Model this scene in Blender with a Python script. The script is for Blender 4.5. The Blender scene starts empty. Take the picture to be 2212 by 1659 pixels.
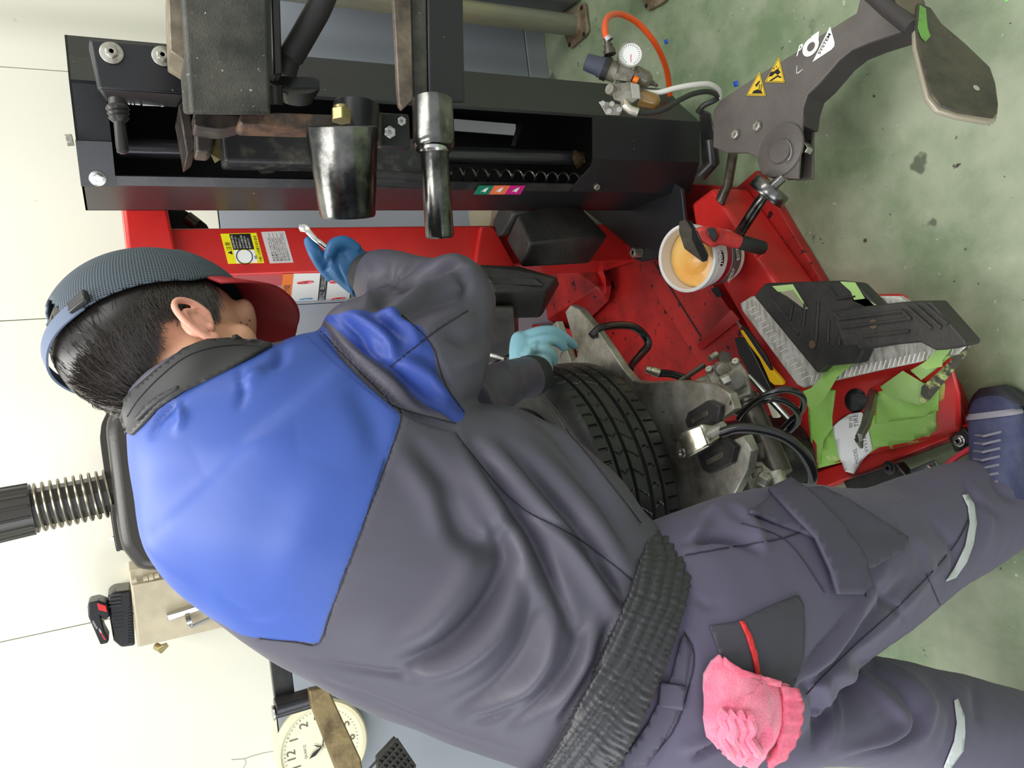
import bpy, bmesh, math, random
import numpy as np
from mathutils import Vector, Matrix
from mathutils.bvhtree import BVHTree
from mathutils.geometry import interpolate_bezier

# ------------------------------------------------------------------ camera, world, lights
F, CH = 1660.0, 1.6
_dn = np.array([375.0, 3225.0, F]); _dn /= np.linalg.norm(_dn)
_Z = -_dn; _f = np.array([0, 0, 1.0]); _Y = _f - (_f @ _Z) * _Z; _Y /= np.linalg.norm(_Y); _X = np.cross(_Y, _Z)
MC = np.array([_X, _Y, _Z])
def ray(x, y): return MC @ np.array([(1659 - y) - 829.5, x - 1106.0, F]) / F
CAM = np.array([0, 0, CH])
scene = bpy.context.scene
cam = bpy.data.cameras.new('camera'); camo = bpy.data.objects.new('camera', cam)
scene.collection.objects.link(camo); scene.camera = camo
R0 = MC @ np.array([1.0, 0, 0]); U0 = MC @ np.array([0, -1.0, 0]); FW = MC @ np.array([0, 0, 1.0])
m = Matrix(((-U0[0], R0[0], -FW[0], 0), (-U0[1], R0[1], -FW[1], 0), (-U0[2], R0[2], -FW[2], CH), (0, 0, 0, 1)))
camo.matrix_world = m
cam.sensor_width = 36; cam.lens = 36 * F / 2212; cam.clip_start = 0.02

w = bpy.data.worlds.new('world'); scene.world = w; w.use_nodes = True
w.node_tree.nodes['Background'].inputs[0].default_value = (0.92, 0.96, 1.0, 1)
w.node_tree.nodes['Background'].inputs[1].default_value = 0.58
def area(name, loc, target, size, power, col=(1, 1, 1)):
    l = bpy.data.lights.new(name, 'AREA'); l.shape = 'RECTANGLE'; l.size, l.size_y = size; l.energy = power; l.color = col
    o = bpy.data.objects.new(name, l); scene.collection.objects.link(o); o.location = loc
    o.rotation_euler = (Vector(target) - Vector(loc)).to_track_quat('-Z', 'Y').to_euler()
    return o
area('ceiling_light', (-0.3, 0.9, 3.0), (-0.3, 0.9, 0), (0.7, 2.6), 40, (1, 0.99, 0.95))
area('ceiling_light', (1.6, 0.6, 3.0), (1.4, 1.0, 0), (0.7, 2.6), 26, (1, 0.99, 0.95))
area('doorway_daylight', (-3.4, -0.4, 1.7), (0, 1.2, 0.9), (3.0, 2.6), 78, (0.9, 0.92, 1.0))
scene.view_settings.view_transform = 'Standard'; scene.view_settings.look = 'None'
scene.view_settings.exposure = 0.45; scene.view_settings.gamma = 1

# ------------------------------------------------------------------ geometry helpers
random.seed(7); RNG = np.random.default_rng(7)
def P(x, y, d): return CAM + ray(x, y) * d
def PZ(x, y, z): r = ray(x, y); return CAM + r * ((z - CH) / r[2])
def PY(x, y, Y): r = ray(x, y); return CAM + r * (Y / r[1])
def PXc(x, y, X): r = ray(x, y); return CAM + r * (X / r[0])
class Plane:
    def __init__(s, p, n):
        s.p = np.array(p, float); n = np.array(n, float); n /= np.linalg.norm(n)
        if n @ (s.p - CAM) < 0: n = -n
        s.n = n                                     # points away from the viewer side
    def at(s, x, y, off=0.0):                       # off > 0: towards the viewer side
        r = ray(x, y); q = s.p - s.n * off
        return CAM + r * (((q - CAM) @ s.n) / (r @ s.n))
def plane3(a, b, c):
    a, b, c = P(*a), P(*b), P(*c); return Plane(a, np.cross(b - a, c - a))
def ZP(z): return Plane((0, 0, z), (0, 0, 1))
def project(V):
    c = (np.asarray(V) - CAM) @ MC
    return np.stack([1106 + F * c[:, 1] / c[:, 2], 1659 - (829.5 + F * c[:, 0] / c[:, 2])], 1), c[:, 2]

def sl(c): return tuple((v / 255 / 12.92 if v / 255 <= .04045 else ((v / 255 + .055) / 1.055) ** 2.4) for v in c)
MATS = {}
def mat(name, col, rough=.5, metal=0., bump=0., bscale=60., col2=None, cscale=6., cfac=(.4, .62), spec=.5, fleck=None, coat=0., weave=0, trans=0., alpha=1., emit=None, sheen=0., stretch=None):
    if name in MATS: return MATS[name]
    m = bpy.data.materials.new(name); m.use_nodes = True; MATS[name] = m
    nt = m.node_tree; N = nt.nodes; L = nt.links; b = N['Principled BSDF']
    b.inputs['Base Color'].default_value = (*sl(col), 1); b.inputs['Roughness'].default_value = rough
    b.inputs['Metallic'].default_value = metal; b.inputs['Specular IOR Level'].default_value = spec
    b.inputs['Coat Weight'].default_value = coat; b.inputs['Sheen Weight'].default_value = sheen
    b.inputs['Transmission Weight'].default_value = trans; b.inputs['Alpha'].default_value = alpha
    tc = N.new('ShaderNodeTexCoord'); co = tc.outputs['Object']
    if stretch:
        mp = N.new('ShaderNodeMapping'); mp.inputs['Scale'].default_value = stretch; L.new(co, mp.inputs[0]); co = mp.outputs[0]
    cur = None
    if col2:
        n = N.new('ShaderNodeTexNoise'); n.inputs['Scale'].default_value = cscale; n.inputs['Detail'].default_value = 6; n.inputs['Roughness'].default_value = .65; L.new(co, n.inputs['Vector'])
        r = N.new('ShaderNodeMapRange'); r.inputs[1].default_value, r.inputs[2].default_value = cfac; L.new(n.outputs[0], r.inputs[0])
        x = N.new('ShaderNodeMix'); x.data_type = 'RGBA'; L.new(r.outputs[0], x.inputs[0]); x.inputs[6].default_value = (*sl(col), 1); x.inputs[7].default_value = (*sl(col2), 1)
        cur = x.outputs[2]
    if fleck:                                       # (colour, scale, threshold)
        for fc, fs, ft in (fleck if isinstance(fleck, list) else [fleck]):
            n = N.new('ShaderNodeTexNoise'); n.inputs['Scale'].default_value = fs; n.inputs['Detail'].default_value = 3; L.new(co, n.inputs['Vector'])
            r = N.new('ShaderNodeMapRange'); r.inputs[1].default_value = ft; r.inputs[2].default_value = ft + .03; L.new(n.outputs[0], r.inputs[0])
            x = N.new('ShaderNodeMix'); x.data_type = 'RGBA'; L.new(r.outputs[0], x.inputs[0])
            if cur is None: x.inputs[6].default_value = (*sl(col), 1)
            else: L.new(cur, x.inputs[6])
            x.inputs[7].default_value = (*sl(fc), 1); cur = x.outputs[2]
    if cur is not None: L.new(cur, b.inputs['Base Color'])
    if bump or weave:
        bp = N.new('ShaderNodeBump'); bp.inputs['Strength'].default_value = 1; bp.inputs['Distance'].default_value = (bump or weave) * .001
        if weave:
            n = N.new('ShaderNodeTexVoronoi'); n.inputs['Scale'].default_value = bscale; L.new(co, n.inputs['Vector']); L.new(n.outputs['Distance'], bp.inputs['Height'])
        else:
            n = N.new('ShaderNodeTexNoise'); n.inputs['Scale'].default_value = bscale; n.inputs['Detail'].default_value = 4; L.new(co, n.inputs['Vector']); L.new(n.outputs[0], bp.inputs['Height'])
        L.new(bp.outputs[0], b.inputs['Normal'])
    if emit: b.inputs['Emission Color'].default_value = (*sl(col), 1); b.inputs['Emission Strength'].default_value = emit
    return m

COL = scene.collection
BASE = {}
def finish(name, me, material, parent=None, bevel=0, smooth=True, seg=2, label=None, sub=0, auto=35):
    o = bpy.data.objects.new(name, me); COL.objects.link(o)
    mats = material if isinstance(material, list) else [material]
    for q in mats: me.materials.append(q)
    if parent is None:
        V = np.empty(len(me.vertices) * 3, np.float32); me.vertices.foreach_get('co', V); V = V.reshape(-1, 3)
        c = Vector(((V[:, 0].min() + V[:, 0].max()) / 2, (V[:, 1].min() + V[:, 1].max()) / 2, V[:, 2].min()))
        me.transform(Matrix.Translation(-c)); o.location = c; BASE[o.name] = c
    else:
        o.parent = parent; o.matrix_parent_inverse = Matrix.Translation(-BASE.get(parent.name, Vector((0, 0, 0))))
        BASE[o.name] = Vector((0, 0, 0))
    if smooth:
        for p_ in me.polygons: p_.use_smooth = True
        if auto: me.set_sharp_from_angle(angle=math.radians(auto))
    if bevel:
        b = o.modifiers.new('bevel', 'BEVEL'); b.width = bevel; b.segments = seg; b.limit_method = 'ANGLE'; b.angle_limit = math.radians(35); b.harden_normals = False
        me.set_sharp_from_angle(angle=math.radians(180)) if False else None
    if sub: s = o.modifiers.new('sub', 'SUBSURF'); s.levels = s.render_levels = sub
    if label: o['label'] = label
    return o
# bevelled children keep smooth shading
class MB:
    def __init__(s): s.v = []; s.f = []; s.mi = []
    def add(s, v, f, mi=0):
        o = len(s.v); s.v += [tuple(map(float, p)) for p in v]; s.f += [tuple(i + o for i in q) for q in f]; s.mi += [mi] * len(f); return s
    def prism(s, pts, vec, mi=0):
        pts = [np.array(p) for p in pts]; n = len(pts); vec = np.array(vec)
        nrm = sum((np.cross(pts[i], pts[(i + 1) % n]) for i in range(n)), np.zeros(3))
        if nrm @ vec > 0: pts = pts[::-1]
        v = pts + [p + vec for p in pts]
        f = [tuple(range(n)), tuple(range(2 * n - 1, n - 1, -1))] + [(i, i + n, (i + 1) % n + n, (i + 1) % n) for i in range(n)]
        f = [q if k < 2 else q for k, q in enumerate(f)]
        return s.add(v, f, mi)
    def box(s, c, half, ax=None, mi=0):
        c = np.array(c); ax = np.eye(3) if ax is None else np.array(ax)
        v = [c + ax[0] * half[0] * i + ax[1] * half[1] * j + ax[2] * half[2] * k for i in (-1, 1) for j in (-1, 1) for k in (-1, 1)]
        return s.add(v, [(0, 1, 3, 2), (4, 6, 7, 5), (0, 4, 5, 1), (2, 3, 7, 6), (0, 2, 6, 4), (1, 5, 7, 3)], mi)
    def tube(s, pts, r, n=12, cap=True, mi=0, closed=False):
        pts = [np.array(p, float) for p in pts]; k = len(pts); rr = r if hasattr(r, '__len__') else [r] * k
        v = []; up = None
        for i in range(k):
            if closed: t = pts[(i + 1) % k] - pts[i - 1]
            else: t = pts[min(i + 1, k - 1)] - pts[max(i - 1, 0)]
            t = t / (np.linalg.norm(t) + 1e-12)
            if up is None: up = np.cross(t, [0.31, 0.2, 0.93])
            up = up - (up @ t) * t; up /= np.linalg.norm(up) + 1e-12; b = np.cross(t, up)
            for j in range(n):
                a = 2 * math.pi * j / n; v.append(pts[i] + rr[i] * (math.cos(a) * up + math.sin(a) * b))
        f = [(i * n + j, i * n + (j + 1) % n, ((i + 1) % k) * n + (j + 1) % n, ((i + 1) % k) * n + j) for i in range(k if closed else k - 1) for j in range(n)]
        if cap and not closed: f += [tuple(range(n - 1, -1, -1)), tuple(range((k - 1) * n, k * n))]
        return s.add(v, f, mi)
    def lathe(s, base, axis, prof, n=32, mi=0):     # prof: (distance along axis, radius)
        axis = np.array(axis, float); axis /= np.linalg.norm(axis)
        a = np.cross(axis, [0.3, 0.5, 0.81]); a /= np.linalg.norm(a); b = np.cross(axis, a); base = np.array(base)
        v = [base + axis * h + r * (math.cos(2 * math.pi * j / n) * a + math.sin(2 * math.pi * j / n) * b) for h, r in prof for j in range(n)]
        k = len(prof)
        f = [(i * n + j, i * n + (j + 1) % n, (i + 1) * n + (j + 1) % n, (i + 1) * n + j) for i in range(k - 1) for j in range(n)]
        f += [tuple(range(n - 1, -1, -1)), tuple(range((k - 1) * n, k * n))]
        return s.add(v, f, mi)
    def mesh(s, name):
        me = bpy.data.meshes.new(name); me.from_pydata(s.v, [], s.f); me.polygons.foreach_set('material_index', s.mi)
        bm = bmesh.new(); bm.from_mesh(me); bmesh.ops.recalc_face_normals(bm, faces=bm.faces); bm.to_mesh(me); bm.free(); return me
    def build(s, name, material, parent=None, **k): return finish(name, s.mesh(name), material, parent, **k)
def thing(name, loc, label, cat, group=None):
    o = bpy.data.objects.new(name, None); COL.objects.link(o); o.location = loc; BASE[o.name] = Vector(loc); o.empty_display_size = .05
    return tag(o, label, cat, group)
def tag(o, label, cat, group=None, kind=None):
    if label: o['label'] = label
    if cat: o['category'] = cat
    if group: o['group'] = group
    if kind: o['kind'] = kind
    return o
def struct(o): o['kind'] = 'structure'; return o
def plate(name, px, pl, th, material, parent, off=0., bevel=0.0, **k):
    """a slab whose face lies on plane pl, th thick behind it (th < 0: standing proud of it)"""
    pts = [pl.at(x, y, off) for x, y in px]
    return MB().prism(pts, pl.n * th).build(name, material, parent, bevel=bevel, **k)
def catmull(pts, n=8, closed=False):
    pts = np.array(pts, float); k = len(pts); out = []
    rng = range(k) if closed else range(k - 1)
    for i in rng:
        if closed: p0, p1, p2, p3 = pts[i - 1], pts[i], pts[(i + 1) % k], pts[(i + 2) % k]
        else: p0, p1, p2, p3 = pts[max(i - 1, 0)], pts[i], pts[i + 1], pts[min(i + 2, k - 1)]
        for j in range(n):
            t = j / n; out.append(.5 * ((2 * p1) + (-p0 + p2) * t + (2 * p0 - 5 * p1 + 4 * p2 - p3) * t * t + (-p0 + 3 * p1 - 3 * p2 + p3) * t ** 3))
    if not closed: out.append(pts[-1])
    return np.array(out)
def curve_px(l, n=8): return catmull([P(*q) for q in l], n)     # l: (x, y, depth)
def basis(n):
    n = np.array(n, float); n /= np.linalg.norm(n); a = np.cross(n, [0, 0, 1.0]) if abs(n[2]) < .9 else np.cross(n, [0, 1.0, 0]); a /= np.linalg.norm(a)
    return a, np.cross(n, a), n
def bolt(name, c, n, r, material, parent, h=None, washer=None, socket=True, label=None):
    """hex bolt head standing out of a surface at c along n (towards the viewer)"""
    a, b, n = basis(n); h = h or r * .8; mb = MB(); c = np.array(c)
    if washer: mb.lathe(c, n, [(0, washer), (r * .25, washer), (r * .3, washer * .92)], 24)
    pts = [c + r * (math.cos(k * math.pi / 3) * a + math.sin(k * math.pi / 3) * b) for k in range(6)]
    mb.prism(pts, n * h); mb.lathe(c + n * h, n, [(0, r * .82), (r * .08, r * .76), (r * .08, r * .35), (-r * .1, r * .33)], 20)
    return mb.build(name, material, parent, bevel=r * .06, label=label)
def text(txt, pl, p0, p1, height_px_pt, material, parent, off=.0012, name='lettering', th=.0003, bold=0.0, fit=True, shear=0):
    """flat lettering on plane pl: baseline runs from p0 to p1 (pixels), height_px_pt lies on the cap line above p0"""
    c = bpy.data.curves.new('txt', 'FONT'); c.body = txt; c.size = 1; c.offset = bold; c.shear = shear
    o = bpy.data.objects.new('txt', c); COL.objects.link(o); dg = bpy.context.evaluated_depsgraph_get(); dg.update()
    me = bpy.data.meshes.new_from_object(o.evaluated_get(dg)); bpy.data.objects.remove(o)
    V = np.array([v.co[:] for v in me.vertices]).reshape(-1, 3)
    if not len(V): return None
    O, E, T = pl.at(*p0, off), pl.at(*p1, off), pl.at(*height_px_pt, off)
    xs = V[:, 0].max() - V[:, 0].min(); ys = V[:, 1].max() - V[:, 1].min()
    ex, ey = (E - O) / xs, (T - O) / ys
    W = O + (V[:, :1] - V[:, 0].min()) * ex + (V[:, 1:2] - V[:, 1].min()) * ey
    for i, v in enumerate(me.vertices): v.co = W[i]
    return finish(name, me, material, parent, smooth=False)
def rrect(px4, n=4, f=.12):
    """round the corners of a pixel polygon"""
    q = [np.array(p, float) for p in px4]; out = []; k = len(q)
    for i in range(k):
        a, b, c = q[i - 1], q[i], q[(i + 1) % k]; p, s_ = b + (a - b) * f, b + (c - b) * f
        for j in range(n + 1):
            t = j / n; out.append(tuple((1 - t) ** 2 * p + 2 * t * (1 - t) * b + t * t * s_))
    return out
def circ(pl, c, r, n=28, off=0., a0=0, a1=2 * math.pi):
    o = pl.at(*c, off) if len(c) == 2 else np.array(c); a, b, _ = basis(pl.n)
    return [o + r * (math.cos(a0 + (a1 - a0) * k / n) * a + math.sin(a0 + (a1 - a0) * k / n) * b) for k in range(n)]

# ------------------------------------------------------------------ shared materials
black = mat('black_powder_coat', (34, 34, 37), .38, 0, .25, 300, fleck=((120, 118, 110), 90, .74))
blackm = mat('black_satin_steel', (28, 28, 31), .3, 0, .2, 120, col2=(50, 48, 46), cscale=14)
blackgrim = mat('black_worn_steel', (40, 40, 42), .42, .2, .6, 90, col2=(92, 88, 80), cscale=22, cfac=(.5, .75))
dirty = mat('dusty_black_steel', (50, 50, 47), .5, .1, 1.2, 260, col2=(86, 84, 76), cscale=8, fleck=((190, 188, 175), 120, .69))
rubber = mat('black_rubber', (32, 32, 31), .55, 0, .8, 150, col2=(52, 50, 46), cscale=9)
redp = mat('red_machine_paint', (200, 42, 38), .33, 0, .15, 200, col2=(184, 36, 33), cscale=5, coat=.1)
redd = mat('greasy_red_paint', (188, 42, 38), .42, 0, .4, 80, col2=(112, 26, 24), cscale=5, cfac=(.4, .68), fleck=[((60, 18, 16), 26, .66), ((48, 40, 34), 60, .68)])
steel = mat('bright_steel', (195, 195, 192), .25, 1, .2, 200)
galv = mat('zinc_plated', (205, 203, 192), .35, .8, .3, 150, col2=(150, 146, 130), cscale=30)
gun = mat('oily_dark_chrome', (124, 124, 120), .22, .95, .35, 60, col2=(58, 58, 58), cscale=13, cfac=(.38, .62), stretch=(1, 1, 1))
alu = mat('milled_aluminium', (178, 176, 166), .38, .7, .5, 70, col2=(120, 114, 100), cscale=9, fleck=((70, 62, 52), 40, .68))
castalu = mat('cast_aluminium', (168, 166, 156), .5, .6, .8, 120, col2=(118, 112, 98), cscale=18)
greytube = mat('grey_steel_tube', (98, 92, 82), .4, .6, .6, 90, col2=(66, 60, 54), cscale=24)
brass = mat('yellow_zinc', (176, 162, 116), .35, .8, .3, 100)
rust = mat('worn_copper_brown_paint', (122, 92, 72), .5, .3, 1.0, 120, col2=(60, 54, 52), cscale=12, cfac=(.42, .6))
blackplastic = mat('black_plastic', (30, 30, 32), .34, 0, .4, 260)
mwhite = mat('print_white', (236, 236, 232), .5)
mblack = mat('print_black', (18, 18, 18), .5)
myellow = mat('print_yellow', (236, 224, 20), .5)
mred = mat('print_red', (206, 40, 40), .5)
mblue = mat('print_blue', (40, 140, 200), .5)
morange = mat('print_orange', (240, 120, 20), .5)

# ------------------------------------------------------------------ the room
def hull(pts, name, material, parent, bevel=.004, seg=2, **k):
    bm = bmesh.new()
    for p in pts: bm.verts.new(tuple(map(float, p)))
    r = bmesh.ops.convex_hull(bm, input=bm.verts)
    bmesh.ops.delete(bm, geom=[v for v in bm.verts if not v.link_faces], context='VERTS')
    bmesh.ops.dissolve_limit(bm, angle_limit=.02, verts=bm.verts, edges=bm.edges)
    bmesh.ops.recalc_face_normals(bm, faces=bm.faces)
    me = bpy.data.meshes.new(name); bm.to_mesh(me); bm.free()
    return finish(name, me, material, parent, bevel=bevel, seg=seg, **k)
WY = 2.52
cream = mat('cream_wall_paint', (226, 224, 208), .55, 0, .3, 25, fleck=((206, 200, 184), 22, .745))
greyw = mat('grey_wall_paint', (150, 156, 164), .4, 0, .4, 25)
floorm = mat('worn_green_epoxy', (112, 132, 98), .4, 0, .4, 40, col2=(164, 172, 146), cscale=3.4, cfac=(.36, .64),
             fleck=[((96, 104, 84), 9, .69), ((186, 192, 170), 42, .715), ((66, 62, 52), 34, .72), ((44, 42, 36), 110, .735)])
fl = struct(MB().box((0, 1.0, -.05), (3.6, 3.4, .05)).build('floor', floorm, smooth=False))
wl = struct(MB().box((0, WY + .08, 1.5), (3.6, .05, 1.5)).build('wall_back', mat('seam_filler', (176, 176, 164), .8), smooth=False))
seams = [-3.6, -.80, .205 - .06, 1.05, 2.1, 3.6]
seams[1] = PY(100, 1366, WY)[0]; seams[2] = PY(60, 690, WY)[0]
for a, b in zip(seams[:-1], seams[1:]):
    for z0, z1, mm in ((.088, 1.262, greyw), (1.266, 3.0, cream)):
        MB().box(((a + b) / 2, WY + .02, (z0 + z1) / 2), ((b - a) / 2 - .0011, .02, (z1 - z0) / 2)).build('panel', mm, wl, bevel=.0012, smooth=False)
struct(MB().box((0, WY - .004 + .02, .042), (3.6, .02, .042)).build('baseboard_back', mat('chipped_grey_baseboard', (158, 164, 168), .5, fleck=((205, 205, 190), 40, .7)), bevel=.002))
struct(MB().box((-3.62, 1.0, 2.0), (.02, 3.4, .55)).build('wall_left', cream, smooth=False))
struct(MB().box((3.62, 1.0, 1.5), (.02, 3.4, 1.5)).build('wall_right', cream, smooth=False))
cm = mat('hairline_crack', (150, 142, 120), .8)
MB().tube([PY(x, y, WY - .0) for x, y in ((500, 1641), (528, 1639), (545, 1633), (570, 1626), (590, 1623))], .0011, 5).build('crack', cm, wl)
MB().tube([PY(x, y, WY - .0) for x, y in ((528, 1639), (532, 1646), (526, 1659), (520, 1675))], .001, 5).build('crack', cm, wl)

# pipes with flanges on the right
pm = mat('painted_grey_pipe', (126, 128, 118), .35, .3, .4, 60, col2=(150, 146, 118), cscale=8, stretch=(1, 1, .2))
fm = mat('stained_flange_steel', (150, 136, 112), .5, .4, .8, 60, col2=(112, 96, 76), cscale=18)
b0 = PZ(1243, 55, .012); pipe = thing('floor_standing_pipe', b0, 'grey steel pipe standing on a square floor flange near the back wall', 'pipe')
MB().tube([b0, b0 + np.array([0, 0, 2.98])], .036, 24).build('pipe', pm, pipe)
pl = ZP(.014)
fpx = rrect([(1206, 34), (1262, 2), (1270, 70), (1229, 108)], 4, .16)
plate('flange', fpx, pl, .012, fm, pipe, bevel=.002)
for q in ((1256, 17), (1261, 74), (1230, 97)): MB().lathe(pl.at(*q, .0005), (0, 0, 1), [(0, .008), (.0008, .008)], 14).build('bolt_hole', mblack, pipe)
MB().lathe(b0, (0, 0, 1), [(0, .045), (.004, .044), (.014, .037)], 24).build('weld_collar', fm, pipe)
r0 = PZ(1400, -30, .012); p2 = thing('floor_standing_pipe', r0, 'second pipe flange, cut off by the picture edge above the air regulator', 'pipe')
MB().tube([r0, r0 + np.array([0, 0, 2.98])], .036, 24).build('pipe', pm, p2)
plate('flange', rrect([(1370, -50), (1430, -60), (1440, 0), (1395, 26)], 4, .2), pl, .012, fm, p2, bevel=.002)
MB().lathe(pl.at(1396, 13, .0005), (0, 0, 1), [(0, .007), (.0008, .007)], 14).build('bolt_hole', mblack, p2)
o = hull([PZ(x, y, 0.01) for x, y in ((1253, 0), (1207, 34), (1150, -120), (1260, -120))] + [PZ(x, y, .01) + np.array([0, 0, 1.0]) for x, y in ((1253, 0), (1207, 34), (1150, -120), (1260, -120))], 'steel_cabinet', mat('grey_cabinet_paint', (120, 124, 124), .5), None)
tag(o, 'dull grey cabinet corner by the wall behind the flanged pipe', 'cabinet')

# small litter on the floor
for q, c, l in (((1438, 90), (40, 80, 190), 'tiny blue scrap on the green floor right of the orange hose'), ((1588, 181), (40, 160, 215), 'light blue tape scrap on the floor behind the bead breaker arm'), ((2172, -2), (150, 225, 140), 'pale green scrap on the floor at the picture edge by the shovel')):
    r_ = 10 if q[0] == 1438 else 13
    sc = hull([PZ(q[0] + r_ * dx * .6, q[1] + r_ * dy * .7, z) for dx, dy, z in ((-.6, -.5, .001), (.7, -.8, .001), (.9, .5, .001), (-.3, .8, .001), (0, 0, .006))], 'paper_scrap', mat('scrap_%d' % c[0], c, .6), None, bevel=0)
    tag(sc, l, 'scrap')

# ------------------------------------------------------------------ things on the back wall
# clock
cc = PY(695, 1612, WY - .03); clk = thing('wall_clock', cc, 'round cream wall clock half hidden behind the steel arm', 'clock')
cf = mat('cream_clock_face', (238, 234, 205), .5); cn = np.array([0, -1.0, 0])
MB().lathe(cc + np.array([0, .03, 0]), cn, [(0, .138), (.02, .146), (.034, .146), (.042, .14), (.042, .128), (.03, .122)], 64).build('case', mat('ivory_clock_case', (236, 228, 190), .35), clk)
MB().lathe(cc + np.array([0, .012, 0]), cn, [(0, .124), (.014, .124)], 64).build('dial', cf, clk)
cpl = Plane(cc + np.array([0, -.0025, 0]), (0, 1, 0))
clkm = mat('clock_numeral_grey', (96, 92, 78), .6)
def world_text(s, c, up, right, h, m, parent, name='numeral'):
    cu = bpy.data.curves.new('t', 'FONT'); cu.body = s; cu.align_x = 'CENTER'; cu.align_y = 'CENTER'; cu.size = 1
    o = bpy.data.objects.new('t', cu); COL.objects.link(o); dg = bpy.context.evaluated_depsgraph_get(); dg.update()
    me = bpy.data.meshes.new_from_object(o.evaluated_get(dg)); bpy.data.objects.remove(o)
    for v in me.vertices: v.co = Vector(np.array(c) + np.array(right) * v.co.x * h + np.array(up) * v.co.y * h)
    return finish(name, me, m, parent, smooth=False)
for k in range(1, 13):
    a = math.radians(90 - 30 * k); world_text(str(k), cc + np.array([.094 * math.cos(a), -.004, .094 * math.sin(a)]), (0, 0, 1), (1, 0, 0), .038, clkm, clk)
tk = MB()
for k in range(60):
    a = math.radians(6 * k); d_ = np.array([math.cos(a), 0, math.sin(a)]); tk.box(cc + d_ * .114 + np.array([0, -.003, 0]), (.002, .0004, .0005 if k % 5 else .0012), [d_, [0, 1, 0], np.cross(d_, [0, 1, 0])])
tk.build('minute_marks', clkm, clk)
world_text('QUARTZ', cc + np.array([0, -.004, .052]), (0, 0, 1), (1, 0, 0), .011, clkm, clk, 'lettering')
for ang, ln, wd in ((200 - 90, .05, .006), (345, .085, .0035), (62, .03, .002)):
    a = math.radians(ang) if ang != 110 else math.radians(118)
    d_ = np.array([math.cos(a), 0, math.sin(a)]); s_ = np.cross(d_, [0, 1, 0])
    MB().prism([cc + [0, -.008, 0] - d_ * .012 - s_ * wd * .4, cc + [0, -.008, 0] + d_ * ln * .6 - s_ * wd, cc + [0, -.008, 0] + d_ * ln, cc + [0, -.008, 0] + d_ * ln * .6 + s_ * wd], (0, .001, 0)).build('clock_hand', mblack, clk)
MB().lathe(cc + [0, -.006, 0], cn, [(0, .004), (.005, .003)], 16).build('spindle', brass, clk)

# black ribbed pad
pp = Plane(PY(855, 1640, 2.3), (0, 1, 0)); pad = thing('ribbed_pad', pp.at(860, 1640), 'black waffle ribbed rubber pad at the bottom picture edge below the clock', 'pad')
ppx = [(857, 1596), (897, 1655), (885, 1700), (820, 1700), (816, 1640)]
plate('pad', ppx, pp, .03, rubber, pad, bevel=.003)
for i in range(6):
    t = i / 5
    a = (857 - 41 * t, 1596 + 46 * t); b = (897 - 20 * t, 1655 + 46 * t); MB().tube([pp.at(*a, .004), pp.at(*b, .004)], .004, 6).build('rib', rubber, pad)
    a = (857 + 40 * t, 1596 + 59 * t); b = (a[0] - 62, a[1] + 68); MB().tube([pp.at(*a, .004), pp.at(*b, .004)], .004, 6).build('rib', rubber, pad)

# hinged arm in front of the clock
ap = Plane(PY(650, 1520, 2.15), (0, 1, 0)); arm = thing('hinged_arm', ap.at(620, 1500), 'black and bare steel hinged arm in front of the clock', 'arm')
plate('bracket_bar', [(580, 1392), (626, 1410), (640, 1522), (596, 1524)], ap, .03, blackm, arm, bevel=.003)
MB().tube([ap.at(594, 1528, .02), ap.at(668, 1506, .02)], .024, 24).build('pivot_sleeve', blackm, arm, bevel=.002)
MB().tube([ap.at(590, 1540, .02), ap.at(670, 1517, .02)], .017, 24).build('pivot_sleeve', blackm, arm, bevel=.002)
MB().lathe(ap.at(592, 1540, .02), ap.at(580, 1544, 0) - ap.at(594, 1540, 0), [(0, .02), (.004, .019)], 24).build('end_cap', steel, arm)
plate('swing_bar', [(668, 1492), (704, 1484), (712, 1494), (780, 1640), (790, 1700), (740, 1700), (672, 1525)], Plane(PY(650, 1520, 2.08), (0, 1, 0)), .03, mat('stained_bare_steel', (140, 122, 84), .45, .5, 1, 60, col2=(96, 80, 56), cscale=16), arm, bevel=.004)

# wheel balancer behind the man
bal = thing('wheel_balancer', PY(400, 1080, 2.1) * np.array([1, 1, 0]), 'black plastic topped wheel balancer standing behind the man', 'balancer')
TY = 2.02
tp = Plane((0, TY, 0), (0, 1, 0))
bplast = mat('moulded_black_tray', (50, 48, 44), .32, 0, .3, 200)
plate('tray', rrect([(222, 880), (258, 1180), (300, 1235), (460, 1235), (460, 880)], 6, .22), tp, .3, bplast, bal, bevel=.03, seg=6)
plate('tray_lip', rrect([(215, 950), (219, 915), (236, 880), (262, 1190), (250, 1192)], 4, .2), Plane((0, TY + .1, 0), (0, 1, 0)), .18, bplast, bal, bevel=.006, seg=3)
plate('tray_lip', rrect([(238, 1090), (252, 1188), (275, 1190), (275, 1090)], 4, .2), Plane((0, TY + .04, 0), (0, 1, 0)), .2, bplast, bal, bevel=.006, seg=3)
MB().box(PY(520, 1080, TY + .16) * [1, 1, 0] + [0, 0, .56], (.16, .12, .55)).build('cabinet', bplast, bal, bevel=.02)
A, B = PY(240, 1064, TY + .12), PY(-10, 1115, TY + .12); ax = B - A; ln = np.linalg.norm(ax); ax /= ln
MB().lathe(A - ax * .03, ax, [(0, .046), (ln + .02, .046)], 8).build('post', bplast, bal)
k_ = 10; pts = [];  e1, e2, _ = basis(ax)
for i in range(k_ * 24 + 1):
    th = 2 * math.pi * i / 24; h = ln * (.0 + .68 * i / (k_ * 24)); pts.append(A + ax * h + .056 * (math.cos(th) * e1 + math.sin(th) * e2))
MB().tube(pts, .0036, 6).build('coil_spring', mat('spring_steel', (150, 144, 128), .3, .9), bal)
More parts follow.
